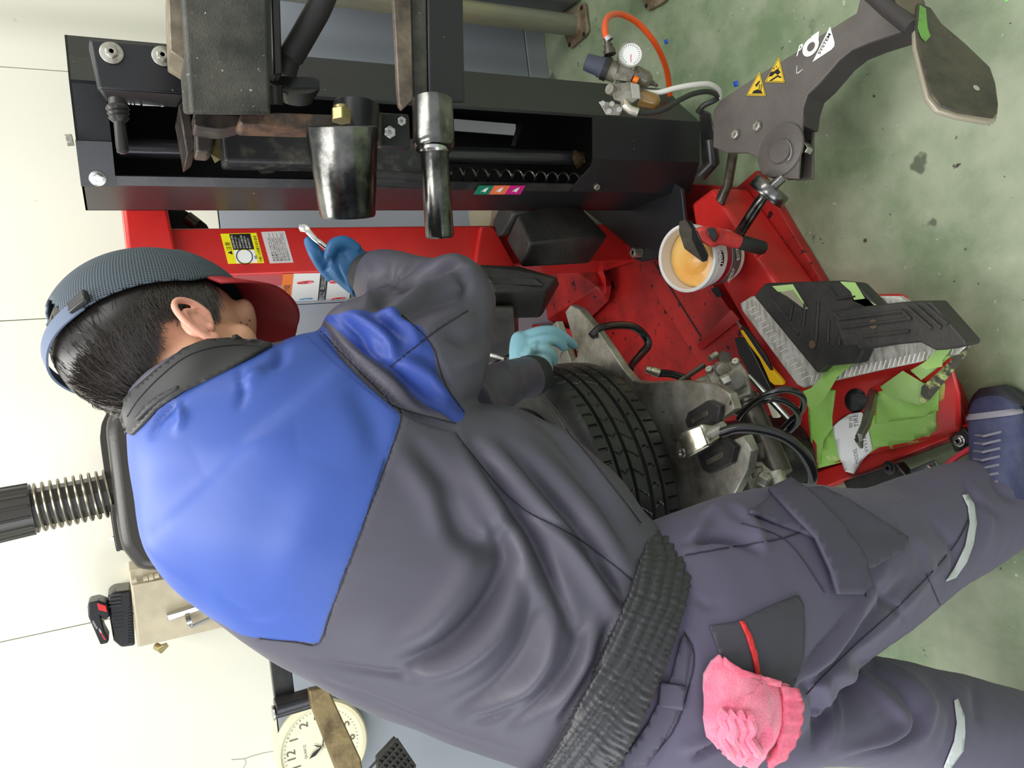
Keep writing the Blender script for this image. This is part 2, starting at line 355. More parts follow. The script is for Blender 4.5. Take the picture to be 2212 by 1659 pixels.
cap_prof = [(0, .058), (.09, .061), (.098, .07), (.11, .078), (.125, .078), (.135, .07)]
MB().lathe(A + ax * ln * .68, ax, cap_prof, 40).build('cap', bplast, bal, bevel=.0)
for k in range(14):
    a = 2 * math.pi * k / 14; d_ = math.cos(a) * e1 + math.sin(a) * e2; MB().tube([A + ax * (ln * .68 + .004) + d_ * .0585, A + ax * (ln * .68 + .088) + d_ * .0605], .0035, 6).build('cap_rib', bplast, bal)
bolt('bolt', PY(243, 1163, TY + .1), (0, -1, .3), .006, galv, bal)

# electrical box with charger on top
EY = 2.36; ep = Plane((0, EY, 0), (0, 1, 0))
bx = thing('metal_box', PY(400, 1330, EY), 'beige metal wall box with pull handle and latch beside the balancer', 'box')
bm_ = mat('beige_painted_steel', (196, 184, 156), .45, .1, .4, 40, col2=(176, 166, 142), cscale=7)
pa, pb = PY(278, 1232, EY), PY(300, 1398, EY)
MB().box(((pa[0] + pb[0]) / 2, EY + .08, pa[2] - .2), ((pa[0] - pb[0]) / 2 + .0, .08, .2)).build('body', bm_, bx, bevel=.003)
da, db = PY(281, 1265, EY - .012), PY(300, 1397, EY - .012)
MB().box(((da[0] + db[0]) / 2, EY - .006, pa[2] - .2), ((da[0] - db[0]) / 2, .006, .197)).build('door', bm_, bx, bevel=.003)
hp = Plane((0, EY - .014, 0), (0, 1, 0))
MB().tube([hp.at(361, 1333, .012), hp.at(450, 1303, .012)], .012, 4).build('pull_handle', steel, bx, bevel=.002)
MB().tube([hp.at(402, 1342, .02), hp.at(413, 1339, .02)], .013, 16).build('latch', steel, bx)
MB().tube([hp.at(405, 1348, .024), hp.at(413, 1354, .024), hp.at(452, 1336, .024)], .0045, 8).build('latch', steel, bx)
for i in range(4): MB().tube([hp.at(285 + 12 * i + 12 * (i > 0), 1254 - 3 * i, 0), hp.at(295 + 12 * i + 12 * (i > 0), 1251.5 - 3 * i, 0)], .0075 if i % 2 else .009, 12).build('hinge', bm_, bx)
MB().tube([PY(338, 1396, EY + .02), PY(348, 1402, EY + .0), PY(362, 1392, EY + .0)], [.01, .012, .006], 12).build('side_key', brass, bx)
ch = thing('battery_charger', PY(287, 1330, EY + .05), 'black vented battery charger on top of the beige wall box', 'charger')
cp = Plane((0, EY + .0, 0), (0, 1, 0))
plate('charger_body', [(232, 1290), (245, 1279), (262, 1277), (283, 1274), (292, 1395), (262, 1399), (245, 1384), (236, 1330)], cp, .13, blackplastic, ch, bevel=.006)
for i in range(4): plate('charger_rib', [(234, 1285 + 8 * i), (262, 1281 + 8 * i), (262, 1284 + 8 * i), (234, 1288 + 8 * i)], cp, -.004, mat('dark_grey_plastic', (62, 60, 62), .4), ch, bevel=.001)
for i in range(5): plate('charger_vent', [(244, 1324.5 + 8 * i), (266, 1321.5 + 8 * i), (266.5, 1325 + 8 * i), (244.5, 1328 + 8 * i)], cp, -.0012, mblack, ch)
for i in range(13): plate('charger_rib', [(277, 1312 + 6.2 * i), (285, 1311 + 6.2 * i), (285.3, 1314 + 6.2 * i), (277.3, 1315 + 6.2 * i)], cp, -.003, mblack, ch)
bt = thing('battery_pack', PY(240, 1340, EY), 'black power tool battery with a red release clip, clipped onto the charger', 'battery')
bp_ = Plane((0, EY - .015, 0), (0, 1, 0))
plate('battery_body', [(189, 1308), (193, 1302), (213, 1297), (232, 1304), (237, 1332), (228, 1340), (218, 1333), (225, 1362), (236, 1382), (232, 1390), (217, 1393), (205, 1365), (191, 1333)], bp_, .09, blackplastic, bt, bevel=.004)
plate('release_clip', [(210, 1302), (229, 1308), (232, 1322), (213, 1317)], bp_, -.004, mat('red_clip', (200, 40, 44), .4), bt, bevel=.001)
text('SCROLL', bp_, (211, 1357), (201, 1340), (208, 1359), mwhite, bt, off=.001)
text('18V', bp_, (217, 1368), (212, 1359), (220, 1366), mwhite, bt, off=.001)
plate('red_stripe', [(214, 1363), (216, 1362), (228, 1381), (226, 1383)], bp_, -.0006, mred, bt)
c_ = MB().tube(curve_px([(262, 1279, 2.34), (262, 1262, 2.33), (268, 1246, 2.33), (280, 1236, 2.34), (300, 1228, 2.36)]), .0032, 8).build('power_cord', blackplastic, None)
tag(c_, 'thin black cord curving from the charger behind the balancer', 'cord')

# ------------------------------------------------------------------ tyre changer: base, post, pads
tc = thing('tire_changer', (.1, 1.6, 0), 'big red tire changer with a round clamping table carrying the wheel', 'machine')
def zpoly(px, z): return [PZ(x, y, z) for x, y in px]
def slab(name, px, z, th, m, parent, bevel=.003, **k): return MB().prism(zpoly(px, z), (0, 0, -th)).build(name, m, parent, bevel=bevel, **k)
slab('base_plate', [(1470, 395), (1560, 402), (1590, 405), (1633, 368), (1778, 612), (1900, 640), (2060, 830), (2098, 935), (1770, 1062), (1600, 1160), (1300, 1100), (1090, 720), (1180, 560)], .03, .028, redd, tc)
slab('base_beam', [(1290, 470), (1310, 492), (1375, 573), (1516, 796), (1580, 900), (1650, 830), (1590, 690), (1500, 560), (1440, 470)], .11, .08, redd, tc)
slab('base_rail', [(1492, 440), (1538, 405), (1632, 545), (1712, 660), (1640, 760), (1602, 690), (1506, 525)], .16, .13, redp, tc, bevel=.012, seg=3)
slab('seam', [(1411, 566), (1415, 565), (1516, 727), (1512, 728)], .111, .002, mat('grimy_seam', (60, 26, 20), .7), tc, bevel=0)
hull(zpoly([(1505, 746), (1580, 668)], .115) + zpoly([(1515, 757), (1600, 690)], .115) + zpoly([(1505, 746), (1580, 668)], .15), 'angle_rib', redp, tc, bevel=.002)
slab('slot', [(1535, 625), (1550, 618), (1562, 640), (1548, 642)], .112, .002, mblack, tc, bevel=0)
# left angle bracket and red box behind the pads
bk = hull(zpoly([(1150, 575), (1290, 545), (1322, 618), (1316, 650), (1252, 712), (1180, 705), (1120, 690)], .06) + zpoly([(1120, 560), (1190, 548), (1290, 620), (1180, 690)], .13), 'bumper_bracket', redd, tc, bevel=.004)
hull(zpoly([(1150, 700), (1250, 712), (1225, 760), (1190, 800), (1090, 790)], .2) + zpoly([(1150, 700), (1250, 712), (1225, 760), (1190, 800), (1090, 790)], .03), 'cabinet_edge', redd, tc, bevel=.006)
hull(zpoly([(1255, 560), (1290, 548), (1308, 600), (1310, 632), (1300, 640), (1290, 625)], .1) + zpoly([(1255, 560), (1290, 548), (1308, 600), (1300, 640)], .08), 'bracket_flange', redp, tc, bevel=.002)
bolt('bolt', PZ(1310, 621, .07), (0, 0, 1), .013, galv, tc)
MB().lathe(PZ(1239, 666, .131), (0, 0, 1), [(0, .01), (.0006, .01)], 16).build('bolt_hole', mblack, tc)
# post
PYY = 2.0; xr = PY(700, 490, PYY)[0]; xl = PY(700, 588, PYY)[0]; zt = PY(378, 500, PYY)[2]
MB().box(((xl + xr) / 2, PYY + .1, zt / 2 + .06), ((xr - xl) / 2, .1, zt / 2 - .02)).build('post', redp, tc, bevel=.006, seg=3)
pf = Plane((0, PYY, 0), (0, 1, 0)); pside = Plane((xl, 0, 0), (1, 0, 0))
MB().prism([pf.at(x, y, .03) for x, y in ((257, 380), (352, 385), (364, 460), (381, 540), (400, 660), (290, 680), (276, 547))], (0, .16, 0)).build('top_beam', redp, tc, bevel=.008, seg=3)
plate('side_flange', [(1040, 488), (1068, 490), (1115, 574), (1070, 600), (1020, 600)], Plane((0, PYY - .02, 0), (0, 1, 0)), .04, redp, tc, bevel=.006)
hk = Plane((0, PYY + .1, 0), (0, 1, 0))
plate('hook_bracket', [(360, 452), (398, 453), (426, 468), (447, 485), (455, 500), (372, 500)], hk, .03, blackplastic, tc, bevel=.003)
MB().lathe(hk.at(425, 485, .0), hk.at(405, 470) - hk.at(425, 485), [(0, .016), (.03, .016)], 20).build('roller', greytube, tc)
# stickers on the post
def sticker(px, pl_, m, off=.0006, name='sticker', par=tc, th=.0005): return plate(name, px, pl_, th, m, par, off=off)
def quad(pl_px, a, b, c, d):     # sub-rectangle of a pixel quad in 0..1 coordinates; pl_px = origin, u end, v end
    o_, ue, ve = [np.array(q, float) for q in pl_px]
    return [tuple(o_ + (ue - o_) * s + (ve - o_) * t) for s, t in ((a, c), (b, c), (b, d), (a, d))]
S1 = ((493, 570), (476, 505), (571, 568))           # origin bottom-left, text direction (up the picture), downwards
sk = sticker(quad(S1, 0, 1, 0, 1), pf, myellow)
def sub_(px, m, off): return plate('print', px, pf, .0002, m, sk, off=off)
sub_(quad(S1, .02, .44, .24, .82), mwhite, .001); sub_(quad(S1, .46, .98, .24, .82), mblack, .001)
text('▲注意', pf, quad(S1, .3, .3, .2, .2)[0], quad(S1, .72, .72, .2, .2)[0], quad(S1, .3, .3, .05, .05)[0], mblack, sk, off=.0012)
for i in range(6): text(['空気圧を充填する際は', 'タイヤやホイールに', '手を触れないこと', '爪とリムの間に指を', '挟まれ負傷する', '恐れがあります'][i], pf, quad(S1, .5, .5, .32 + .085 * i, 0)[0], quad(S1, .94 - .05 * (i % 3), .9, .32 + .085 * i, 0)[0], quad(S1, .5, .5, .265 + .085 * i, 0)[0], mwhite, sk, off=.0013)
cx = quad(S1, .23, .23, .5, .5)[0]; MB().tube([pf.at(*cx, .0012) + .019 * np.array([math.cos(a), 0, math.sin(a)]) for a in np.linspace(0, 2 * math.pi, 24, endpoint=False)], .0011, 6, closed=True).build('ring_mark', mblack, sk)
plate('print', [(549, 553), (554, 551), (556, 558), (551, 560)], pf, .0002, mat('print_grey', (140, 140, 140), .5), sk, off=.0012)
text('作業には保護手袋を使用', pf, quad(S1, .04, 0, .97, 0)[0], quad(S1, .9, 0, .97, 0)[0], quad(S1, .04, 0, .88, 0)[0], mblack, sk, off=.0012)
S2 = ((583, 569), (564, 501), (634, 567)); sk2 = sticker(quad(S2, 0, 1, 0, 1), pf, mat('plate_grey', (205, 200, 196), .4))
for i, s in enumerate(['型式番号 TYPE TC-24', '製造番号 SERIAL 0351', '電圧 AC200V 0.75kW', '空気圧 0.8-1.0MPa', '株式会社タイヤシステム']): text(s, pf, quad(S2, .06, 0, .26 + .16 * i, 0)[0], quad(S2, .8 if i < 4 else .95, 0, .26 + .16 * i, 0)[0], quad(S2, .06, 0, .17 + .16 * i, 0)[0], mblack, sk2, off=.001)
for i in range(4): plate('rule_line', quad(S2, .05, .95, .29 + .16 * i, .3 + .16 * i), pf, .0002, mblack, sk2, off=.001)
# orange pictogram sticker on the left flank
S3 = ((607, 668), (615, 592), (800, 664)); sk3 = sticker(quad(S3, 0, 1, 0, 1), pside, mwhite)
def sub3(a, b, c, d, m, off=.001, name='print'): return plate(name, quad(S3, a, b, c, d), pside, .0002, m, sk3, off=off)
sub3(0, 1, -.02, .1, morange); text('危険', pside, quad(S3, .3, 0, .085, 0)[0], quad(S3, .7, 0, .085, 0)[0], quad(S3, .3, 0, .01, 0)[0], mblack, sk3)
def ringm(s_, t_, r, m, bar=True, fill=None):
    c = quad(S3, s_, s_, t_, t_)[0]; c0 = pside.at(*c, .0014)
    if fill: MB().prism(circ(pside, tuple(c0), r), pside.n * .0003).build('pictogram_disc', fill, sk3)
    else:
        MB().tube(circ(pside, tuple(c0), r), .0014, 6, closed=True).build('pictogram_ring', m, sk3)
        if bar: e = np.array([0, .7, .7]) * r; MB().tube([c0 - e, c0 + e], .0012, 6).build('pictogram_bar', m, sk3)
    fg = mwhite if fill else mblack
    a = c0 - pside.n * .0008
    MB().prism([a + r * np.array([0, y, z]) for y, z in ((-.4, -.6), (-.15, -.5), (0, 0), (.35, -.5), (.5, -.4), (.2, .25), (.05, .5), (-.3, .3))], pside.n * .0003).build('pictogram_figure', fg, sk3)
    MB().prism([a + r * np.array([0, .1 + .17 * math.cos(q), .62 + .17 * math.sin(q)]) for q in np.linspace(0, 6.28, 12, endpoint=False)], pside.n * .0003).build('pictogram_figure', fg, sk3)
for i in range(3):
    ringm(.27, .27 + .36 * i, .0215, mred, fill=mblue if i == 0 else None); ringm(.75, .24 + .36 * i, .0215, mred)
    sub3(.02, .98, .4 + .355 * i, .49 + .355 * i, mblack)
    text('指定工具を使用すること', pside, quad(S3, .05, 0, .475 + .355 * i, 0)[0], quad(S3, .46, 0, .475 + .355 * i, 0)[0], quad(S3, .05, 0, .415 + .355 * i, 0)[0], mwhite, sk3, off=.0015)
    text('手を入れないこと', pside, quad(S3, .54, 0, .475 + .355 * i, 0)[0], quad(S3, .94, 0, .475 + .355 * i, 0)[0], quad(S3, .54, 0, .415 + .355 * i, 0)[0], mwhite, sk3, off=.0015)
# rubber bumper pads
def dz(px, dd=0): return [P(x, y, d + dd) for x, y, d in px]
hull(dz([(1118, 465, 2.1), (1205, 457, 2.12), (1245, 517, 2.1), (1145, 527, 2.07)]) + dz([(1128, 576, 2.13), (1214, 572, 2.15), (1094, 517, 2.16), (1272, 568, 2.2), (1313, 508, 2.18), (1234, 425, 2.2)]) + dz([(1128, 576, 2.25), (1272, 568, 2.3)]), 'bumper_pad', rubber, tc, bevel=.006)
hull(dz([(1088, 424, 2.2), (1110, 460, 2.15), (1150, 455, 2.15), (1200, 425, 2.2), (1091, 508, 2.2), (1072, 514, 2.22), (1061, 481, 2.24), (1150, 500, 2.25)]), 'bumper_pad', rubber, tc, bevel=.008)
hull(dz([(1035, 572, 2.0), (1125, 580, 2.0), (1205, 600, 2.02), (1065, 630, 1.97), (1180, 630, 2.0)]) + dz([(1060, 690, 2.08), (1168, 688, 2.1), (1210, 612, 2.1), (1018, 590, 2.06), (1120, 575, 2.2)]), 'bumper_pad', rubber, tc, bevel=.008, seg=3)
hull(dz([(1050, 598, 1.985), (1160, 602, 1.995), (1180, 618, 1.995), (1060, 612, 1.975)]) + dz([(1050, 598, 2.03), (1160, 602, 2.03)]), 'pad_ridge', rubber, tc, bevel=.004)
hull(dz([(1040, 660, 1.95), (1110, 660, 1.95), (1120, 760, 1.9), (1040, 800, 1.9)]) + dz([(1040, 660, 2.2), (1120, 680, 2.2), (1120, 760, 2.2)]), 'motor_cover', blackm, tc, bevel=.006)
tank = MB().lathe(PY(1000, 455, 2.32) * [1, 1, 0] + [0, 0, .12], (0, 0, 1), [(0, .1), (.02, .12), (.28, .12), (.34, .09), (.36, .03)], 36).build('plastic_tank', mat('yellowed_plastic', (168, 160, 132), .5, 0, .3, 40), None)
tag(tank, 'yellowed plastic tank behind the machine between post and column', 'tank')

# ------------------------------------------------------------------ pedal housing, pedals, tape
ph = hull([PZ(1608, 672, .15), PZ(1735, 838, .185), PZ(2062, 785, .175), PZ(1955, 632, .15), PZ(1700, 640, .15), PZ(1765, 1012, .06), PZ(2078, 932, .06), PZ(2079, 850, .14),
           PZ(1765, 1012, .03), PZ(2078, 932, .03), PZ(1608, 672, .03), PZ(1960, 640, .03)], 'pedal_housing', redp, tc, bevel=.012, seg=3)
chk = mat('scratched_aluminium_tread', (214, 212, 204), .35, .2, .6, 50, col2=(168, 164, 152), cscale=30, stretch=(1, 3, 1))
slab('pedal_plate', [(1603, 672), (1598, 655), (1622, 640), (1940, 640), (2096, 738), (2070, 765), (1900, 800), (1735, 838), (1722, 832)], .225, .018, chk, tc, bevel=.003)
def edge_ribs(a, b, n, l, z, name='tread_scratch'):
    mb = MB()
    for i in range(n):
        t = (i + .5) / n; x = a[0] + (b[0] - a[0]) * t; y = a[1] + (b[1] - a[1]) * t
        mb.tube([PZ(x, y, z), PZ(x + l[0], y + l[1], z)], .0016, 5)
    return mb.build(name, mat('bright_tread_ridge', (232, 230, 222), .35, .15), tc)
edge_ribs((1612, 665), (1735, 825), 16, (16, -8), .226); edge_ribs((1745, 832), (2060, 764), 30, (6, -20), .226)
side = [(1627, 640), (1650, 612), (1800, 607), (1850, 612), (1905, 668), (1870, 745), (1853, 785), (1782, 792), (1765, 808)]
slab('pedal', side, .262, .035, rubber, tc, bevel=.006, seg=3)
slab('pedal', [(1793, 671), (1865, 662), (1951, 652), (2011, 651), (2086, 737), (2084, 746), (2040, 756), (2020, 757), (1988, 740), (1930, 745), (1854, 757), (1850, 748), (1822, 752)], .305, .045, rubber, tc, bevel=.006, seg=3)
def ribs(l, z, r=.004, m=rubber):
    for a, b in l: MB().tube([PZ(*a, z), PZ(*b, z)], r, 6).build('pedal_rib', m, tc)
ribs([((1712, 657), (1706, 690)), ((1740, 655), (1735, 705)), ((1768, 652), (1762, 740)), ((1790, 692), (1788, 740)), ((1815, 712), (1812, 745)), ((1665, 640), (1702, 690)), ((1702, 690), (1725, 722)), ((1790, 620), (1810, 645)), ((1810, 645), (1850, 640))], .263)
ribs([((1800, 676), (1815, 690)), ((1815, 690), (1952, 672)), ((1820, 708), (1970, 688)), ((1952, 672), (1968, 690)), ((1868, 727), (1965, 715)), ((1960, 662), (2014, 710)), ((1975, 656), (2034, 708)), ((1995, 655), (2048, 700))], .306)
for q, z in (((1887, 700), .306), ((1755, 744), .264)): MB().lathe(PZ(*q, z), (0, 0, 1), [(0, .009), (.001, .009)], 16).build('rivet_hole', mat('dirty_hole', (84, 70, 50), .6), tc)
# foot flanges on the floor
slab('floor_flange', [(1700, 1085), (2104, 926), (2098, 912), (1760, 1020)], .045, .02, redp, tc, bevel=.003)
slab('rubber_mount', [(1820, 1040), (1935, 1000), (1962, 1032), (1960, 1060), (1840, 1080)], .07, .03, blackm, tc, bevel=.004)
slab('corner_plate', [(2048, 945), (2080, 922), (2104, 950), (2062, 978)], .055, .02, blackgrim, tc, bevel=.003)
bolt('bolt', PZ(2073, 952, .056), (0, 0, 1), .011, steel, tc, washer=.013); bolt('bolt', PZ(1922, 1010, .071), (0, 0, 1), .011, blackm, tc, washer=.016)
hull(zpoly([(1960, 1018), (2020, 992), (2040, 1030), (1975, 1050)], .05) + zpoly([(1960, 1018), (2020, 992), (2040, 1030), (1975, 1050)], .02), 'pedal_link', mat('grey_link_steel', (120, 126, 132), .35, .8), tc, bevel=.003)
rh = MB().tube([PZ(x, y, .06) for x, y in ((2010, 1040), (2038, 1010), (2070, 985), (2108, 962), (2130, 950))], .006, 10).build('red_air_hose', mat('pinkish_red_hose', (214, 60, 80), .4), None); tag(rh, 'pinkish red air hose running past the shoe to the pedal linkage', 'hose')
MB().tube([PZ(2004, 1008, .07), PZ(2032, 1032, .07)], .007, 10).build('link_rod', steel, tc)

def bvh_of(o):
    bm = bmesh.new(); dg = bpy.context.evaluated_depsgraph_get(); dg.update(); e = o.evaluated_get(dg); me = e.to_mesh(); bm.from_mesh(me); bm.transform(e.matrix_world); t = BVHTree.FromBMesh(bm); bm.free(); e.to_mesh_clear(); return t
def inside(px, poly):
    x, y = px; c = False; n = len(poly)
    for i in range(n):
        (x1, y1), (x2, y2) = poly[i], poly[i - 1]
        if (y1 > y) != (y2 > y) and x < (x2 - x1) * (y - y1) / (y2 - y1) + x1: c = not c
    return c
def wrap(name, poly, tree, off, th, m, parent, step=9, bevel=0, dmax=9, label=None, bump=None):
    """a sheet lying on the surface under a pixel outline: real geometry off metres proud of it, th thick"""
    bm = bmesh.new(); v2 = [bm.verts.new((x, y, 0)) for x, y in poly]; bm.faces.new(v2)
    xs = [p[0] for p in poly]; ys = [p[1] for p in poly]
    for ax, lo, hi in ((0, min(xs), max(xs)), (1, min(ys), max(ys))):
        q = lo + step * .53
        while q < hi:
            co = (q, 0, 0) if ax == 0 else (0, q, 0); no = (1, 0, 0) if ax == 0 else (0, 1, 0)
            bmesh.ops.bisect_plane(bm, geom=bm.verts[:] + bm.edges[:] + bm.faces[:], plane_co=co, plane_no=no); q += step
    miss = []; top = {}
    last = None
    for v in bm.verts:
        r = Vector(ray(v.co.x, v.co.y)); h, n, i, d = tree.ray_cast(Vector(CAM), r.normalized(), dmax)
        if h is None: miss.append(v); continue
        if n.dot(r) > 0: n = -n
        top[v] = (h, n)
    if top:
        na_ = sum((q[1] for q in top.values()), Vector()).normalized()
        for v in list(top):
            h, n = top[v]; n = (n * .35 + na_ * .65).normalized(); top[v] = (h + n * (off + (bump(v.co.x, v.co.y) if bump else 0)), n)
    good = [(v.co.copy(), top[v][0].copy(), top[v][1]) for v in top]
    for v in miss:
        g = min(good, key=lambda g: (g[0] - v.co).length_squared); d = (g[1] - Vector(CAM)).length / Vector(ray(g[0].x, g[0].y)).length
        top[v] = (Vector(P(v.co.x, v.co.y, d)), g[2])
    for v in bm.verts: v.co = top[v][0]
    bm.normal_update()
    avg = sum((f.normal for f in bm.faces), Vector())
    if avg.dot(Vector(FW)) > 0: bmesh.ops.reverse_faces(bm, faces=bm.faces[:])
    me = bpy.data.meshes.new(name); bm.to_mesh(me); bm.free()
    o = finish(name, me, m, parent, auto=60, label=label); s = o.modifiers.new('solid', 'SOLIDIFY'); s.thickness = th; s.offset = -1
    return o
hb = bvh_of(ph)
tape = mat('green_masking_tape', (142, 196, 84), .5, 0, .8, 60, col2=(160, 202, 112), cscale=10, fleck=((196, 206, 130), 14, .66), spec=.3)
tapel = mat('pale_green_tape', (172, 202, 132), .5, 0, 1.4, 40, col2=(150, 190, 104), cscale=8)
tapeo = mat('worn_olive_tape', (176, 140, 76), .55, 0, .8, 60, col2=(160, 190, 80), cscale=12)
def tp_(poly, m=tape, off=.0012, nm='masking_tape', step=14): return wrap(nm, poly, hb, off, .0008, m, tc, step)
tp_([(1748, 848), (1758, 838), (1806, 842), (1798, 900), (1800, 940), (1830, 960), (1835, 985), (1762, 1014), (1752, 960), (1746, 900)])
tp_([(1798, 925), (1880, 900), (1950, 870), (2024, 872), (2022, 930), (1960, 955), (1900, 965), (1868, 985), (1770, 1010), (1780, 950)], off=.0016)
tp_([(1898, 845), (2030, 820), (2028, 885), (1995, 900), (1890, 915)], off=.002)
tp_([(1915, 955), (2020, 905), (2028, 920), (1998, 952), (1925, 970)], tapeo, .0008); tp_([(2030, 812), (2042, 830), (2040, 860), (2030, 868), (2024, 830)], tapeo, .0009)
hull([PZ(x, y, z) for x, y, z in ((1900, 835, .17), (1950, 800, .21), (2000, 830, .19), (1995, 872, .17), (1985, 876, .16), (1915, 855, .17))], 'crumpled_tape', tapel, tc, bevel=.001)
hull([PZ(x, y, z) for x, y, z in ((1965, 800, .205), (2000, 780, .23), (2060, 765, .24), (2020, 800, .21), (1990, 822, .2))], 'crumpled_tape', tapel, tc, bevel=.001)
plg = mat('dark_cracked_tape', (70, 66, 56), .5, 0, 3, 60, col2=(176, 190, 120), cscale=30, cfac=(.5, .6))
hull([PZ(x, y, z) for x, y, z in ((1985, 872, .18), (1990, 835, .2), (2050, 785, .235), (2096, 740, .26), (2088, 765, .245), (2058, 805, .22), (2003, 870, .18))], 'crumpled_tape', plg, tc, bevel=.001)
tb = ZP(.229)
plate('masking_tape', [(1735, 845), (1752, 838), (1770, 820), (1790, 790), (1830, 768), (1848, 775), (1846, 785), (1825, 800), (1808, 815), (1795, 838), (1780, 862), (1755, 890), (1746, 880)], ZP(.236), .001, tape, tc)
plate('masking_tape', [(1985, 790), (2000, 780), (2025, 755), (2055, 746), (2056, 752), (2035, 778), (2035, 792), (2000, 798)], ZP(.245), .001, tapel, tc)
for q, zz in (([(1668, 618), (1712, 614), (1745, 668), (1735, 660), (1712, 632), (1680, 630)], .264), ([(1815, 608), (1847, 610), (1868, 645), (1845, 648), (1838, 630), (1818, 612)], .266), ([(1840, 648), (1868, 643), (1898, 662), (1875, 665)], .262)): plate('masking_tape', q, ZP(zz), .0012, tapel, tc)
plate('silver_tape', [(1685, 632), (1712, 626), (1742, 668), (1738, 668), (1700, 640)], ZP(.2655), .001, mat('grimy_silver_tape', (150, 150, 128), .4, .3, 1, 100), tc)
# torn warning label and bent rod in the round hole
lab = wrap('warning_label', [(1800, 920), (1812, 908), (1836, 892), (1862, 888), (1872, 900), (1886, 968), (1870, 985), (1845, 1024), (1825, 1018), (1812, 980)], hb, .004, .0006, mwhite, tc, 12)
hpl = Plane(PZ(1850, 950, .12), np.cross(PZ(1800, 950, .13) - PZ(2000, 920, .13), PZ(1850, 880, .16) - PZ(1850, 1000, .075)))
hpl = Plane(PZ(1850, 950, .122), hpl.n)
for s, p0, p1, p2 in (('警告', (1842, 925), (1842, 898), (1834, 925)), ('TIRE', (1856, 922), (1852, 894), (1846, 923)), ('MODEL', (1856, 1000), (1850, 968), (1848, 1001)), ('SYSTEM', (1876, 975), (1868, 932), (1869, 976))): text(s, hpl, p0, p1, p2, mblack, lab, off=.006)
hole = wrap('round_hole', [(1842 + 24 * math.cos(a) + 22 * .3, 865 + 26 * math.sin(a)) for a in np.linspace(0, 6.283, 22, endpoint=False)], hb, .0008, .0006, mblack, tc, 30)
MB().tube([P(1886, 846, 1.66), P(1880, 880, 1.6), P(1870, 918, 1.55), P(1857, 944, 1.53), P(1855, 950, 1.53), P(1861, 966, 1.55)], [.011, .011, .01, .009, .0085, .004], 6).build('bent_rod', mat('grey_hex_rod', (128, 128, 118), .3, .8, .3, 80), tc, bevel=.001)

# ------------------------------------------------------------------ black helper column with its arms
col = thing('helper_column', (.6, 1.7, 0), 'tall black steel helper column bolted to the right of the red machine', 'column')
zb, zt = .12, 1.62
V4, V3, V2, V1, V0 = [np.array(q) for q in ((.475, 1.668), (.545, 1.615), (.65, 1.595), (.722, 1.662), (.787, 1.714))]
Bk0, Bk4 = np.array((.787, 1.86)), np.array((.475, 1.86))
def wall_(a, b, z0, z1, name='panel', th=.004, m=black, inn=np.array((.63, 1.76))):
    n = np.array((b[1] - a[1], a[0] - b[0])); n /= np.linalg.norm(n)
    if n @ (inn - a) < 0: n = -n
    return MB().prism([(*a, z0), (*b, z0), (*b, z1), (*a, z1)], (*(n * th), 0)).build(name, m, col, smooth=False)
wall_(V2, V1, zb, zt, 'column_side'); wall_(V1, V0, zb, zt, 'column_side'); wall_(V0, Bk0, zb, zt, 'column_side'); wall_(Bk0, Bk4, zb, zt, 'column_back'); wall_(Bk4, V4, zb, zt, 'column_side')
fpl = Plane((*V3, 1), (V3[1] - V2[1], V2[0] - V3[0], 0)); cpl4 = Plane((*V4, 1), (V3[1] - V4[1], V4[0] - V3[0], 0))
zo = fpl.at(1281, 300)[2]
wall_(V3, V2, zb, zo, 'front_cover'); MB().prism([(*V4, zb), (*V3, zb), (*V3, zo), (*(V4 * .25 + V3 * .75), zo), (*V4, zo + .05)], (.003, .002, 0)).build('front_cover', black, col, smooth=False)
e4 = (V3 - V4) * .22; wall_(V4, V4 + e4, zo + .04, zt, 'slot_edge', .006, blackm)
e2 = (V3 - V2) * .06; wall_(V2, V2 + e2, zo, zt, 'slot_edge', .006)
MB().prism([(*q, zt) for q in (V4, V3, V2, V1, V0, Bk0, Bk4)], (0, 0, -.004)).build('top_cap', black, col, smooth=False)
z1 = cpl4.at(250, 395)[2]
MB().prism([(*(V4 - [.001, .002]), z1), (*(V3 - [.001, .003]), z1), (*(V3 - [.001, .003]), zt + .001), (*(V4 - [.001, .002]), zt + .001)], (-.0032, -.0042, 0)).build('top_plate', black, col, smooth=False)
wall_(V3, V2, z1 - .0, zt, 'top_plate')
nf = -cpl4.n
bolt('bolt', cpl4.at(211, 385, .006), nf, .011, steel, col, washer=.0155)
bolt('bolt', cpl4.at(1288, 403, .0), nf, .009, galv, col); bolt('bolt', cpl4.at(1461, 403, .0), nf, .009, galv, col)
MB().tube([PY(142, 303, 1.6), PY(158, 302, 1.6)], .011, 6).build('top_bolt', galv, col, bevel=.001)
# foot plate
footp = [(1222, 424), (1307, 489), (1359, 533), (1370, 560), (1386, 566), (1430, 556), (1480, 480), (1472, 408), (1440, 380), (1240, 380)]
slab('foot_plate', footp, .185, .012, black, col, bevel=.003)
bolt('foot_bolt', PZ(1384, 545, .186), (0, 0, 1), .015, galv, col, h=.03)
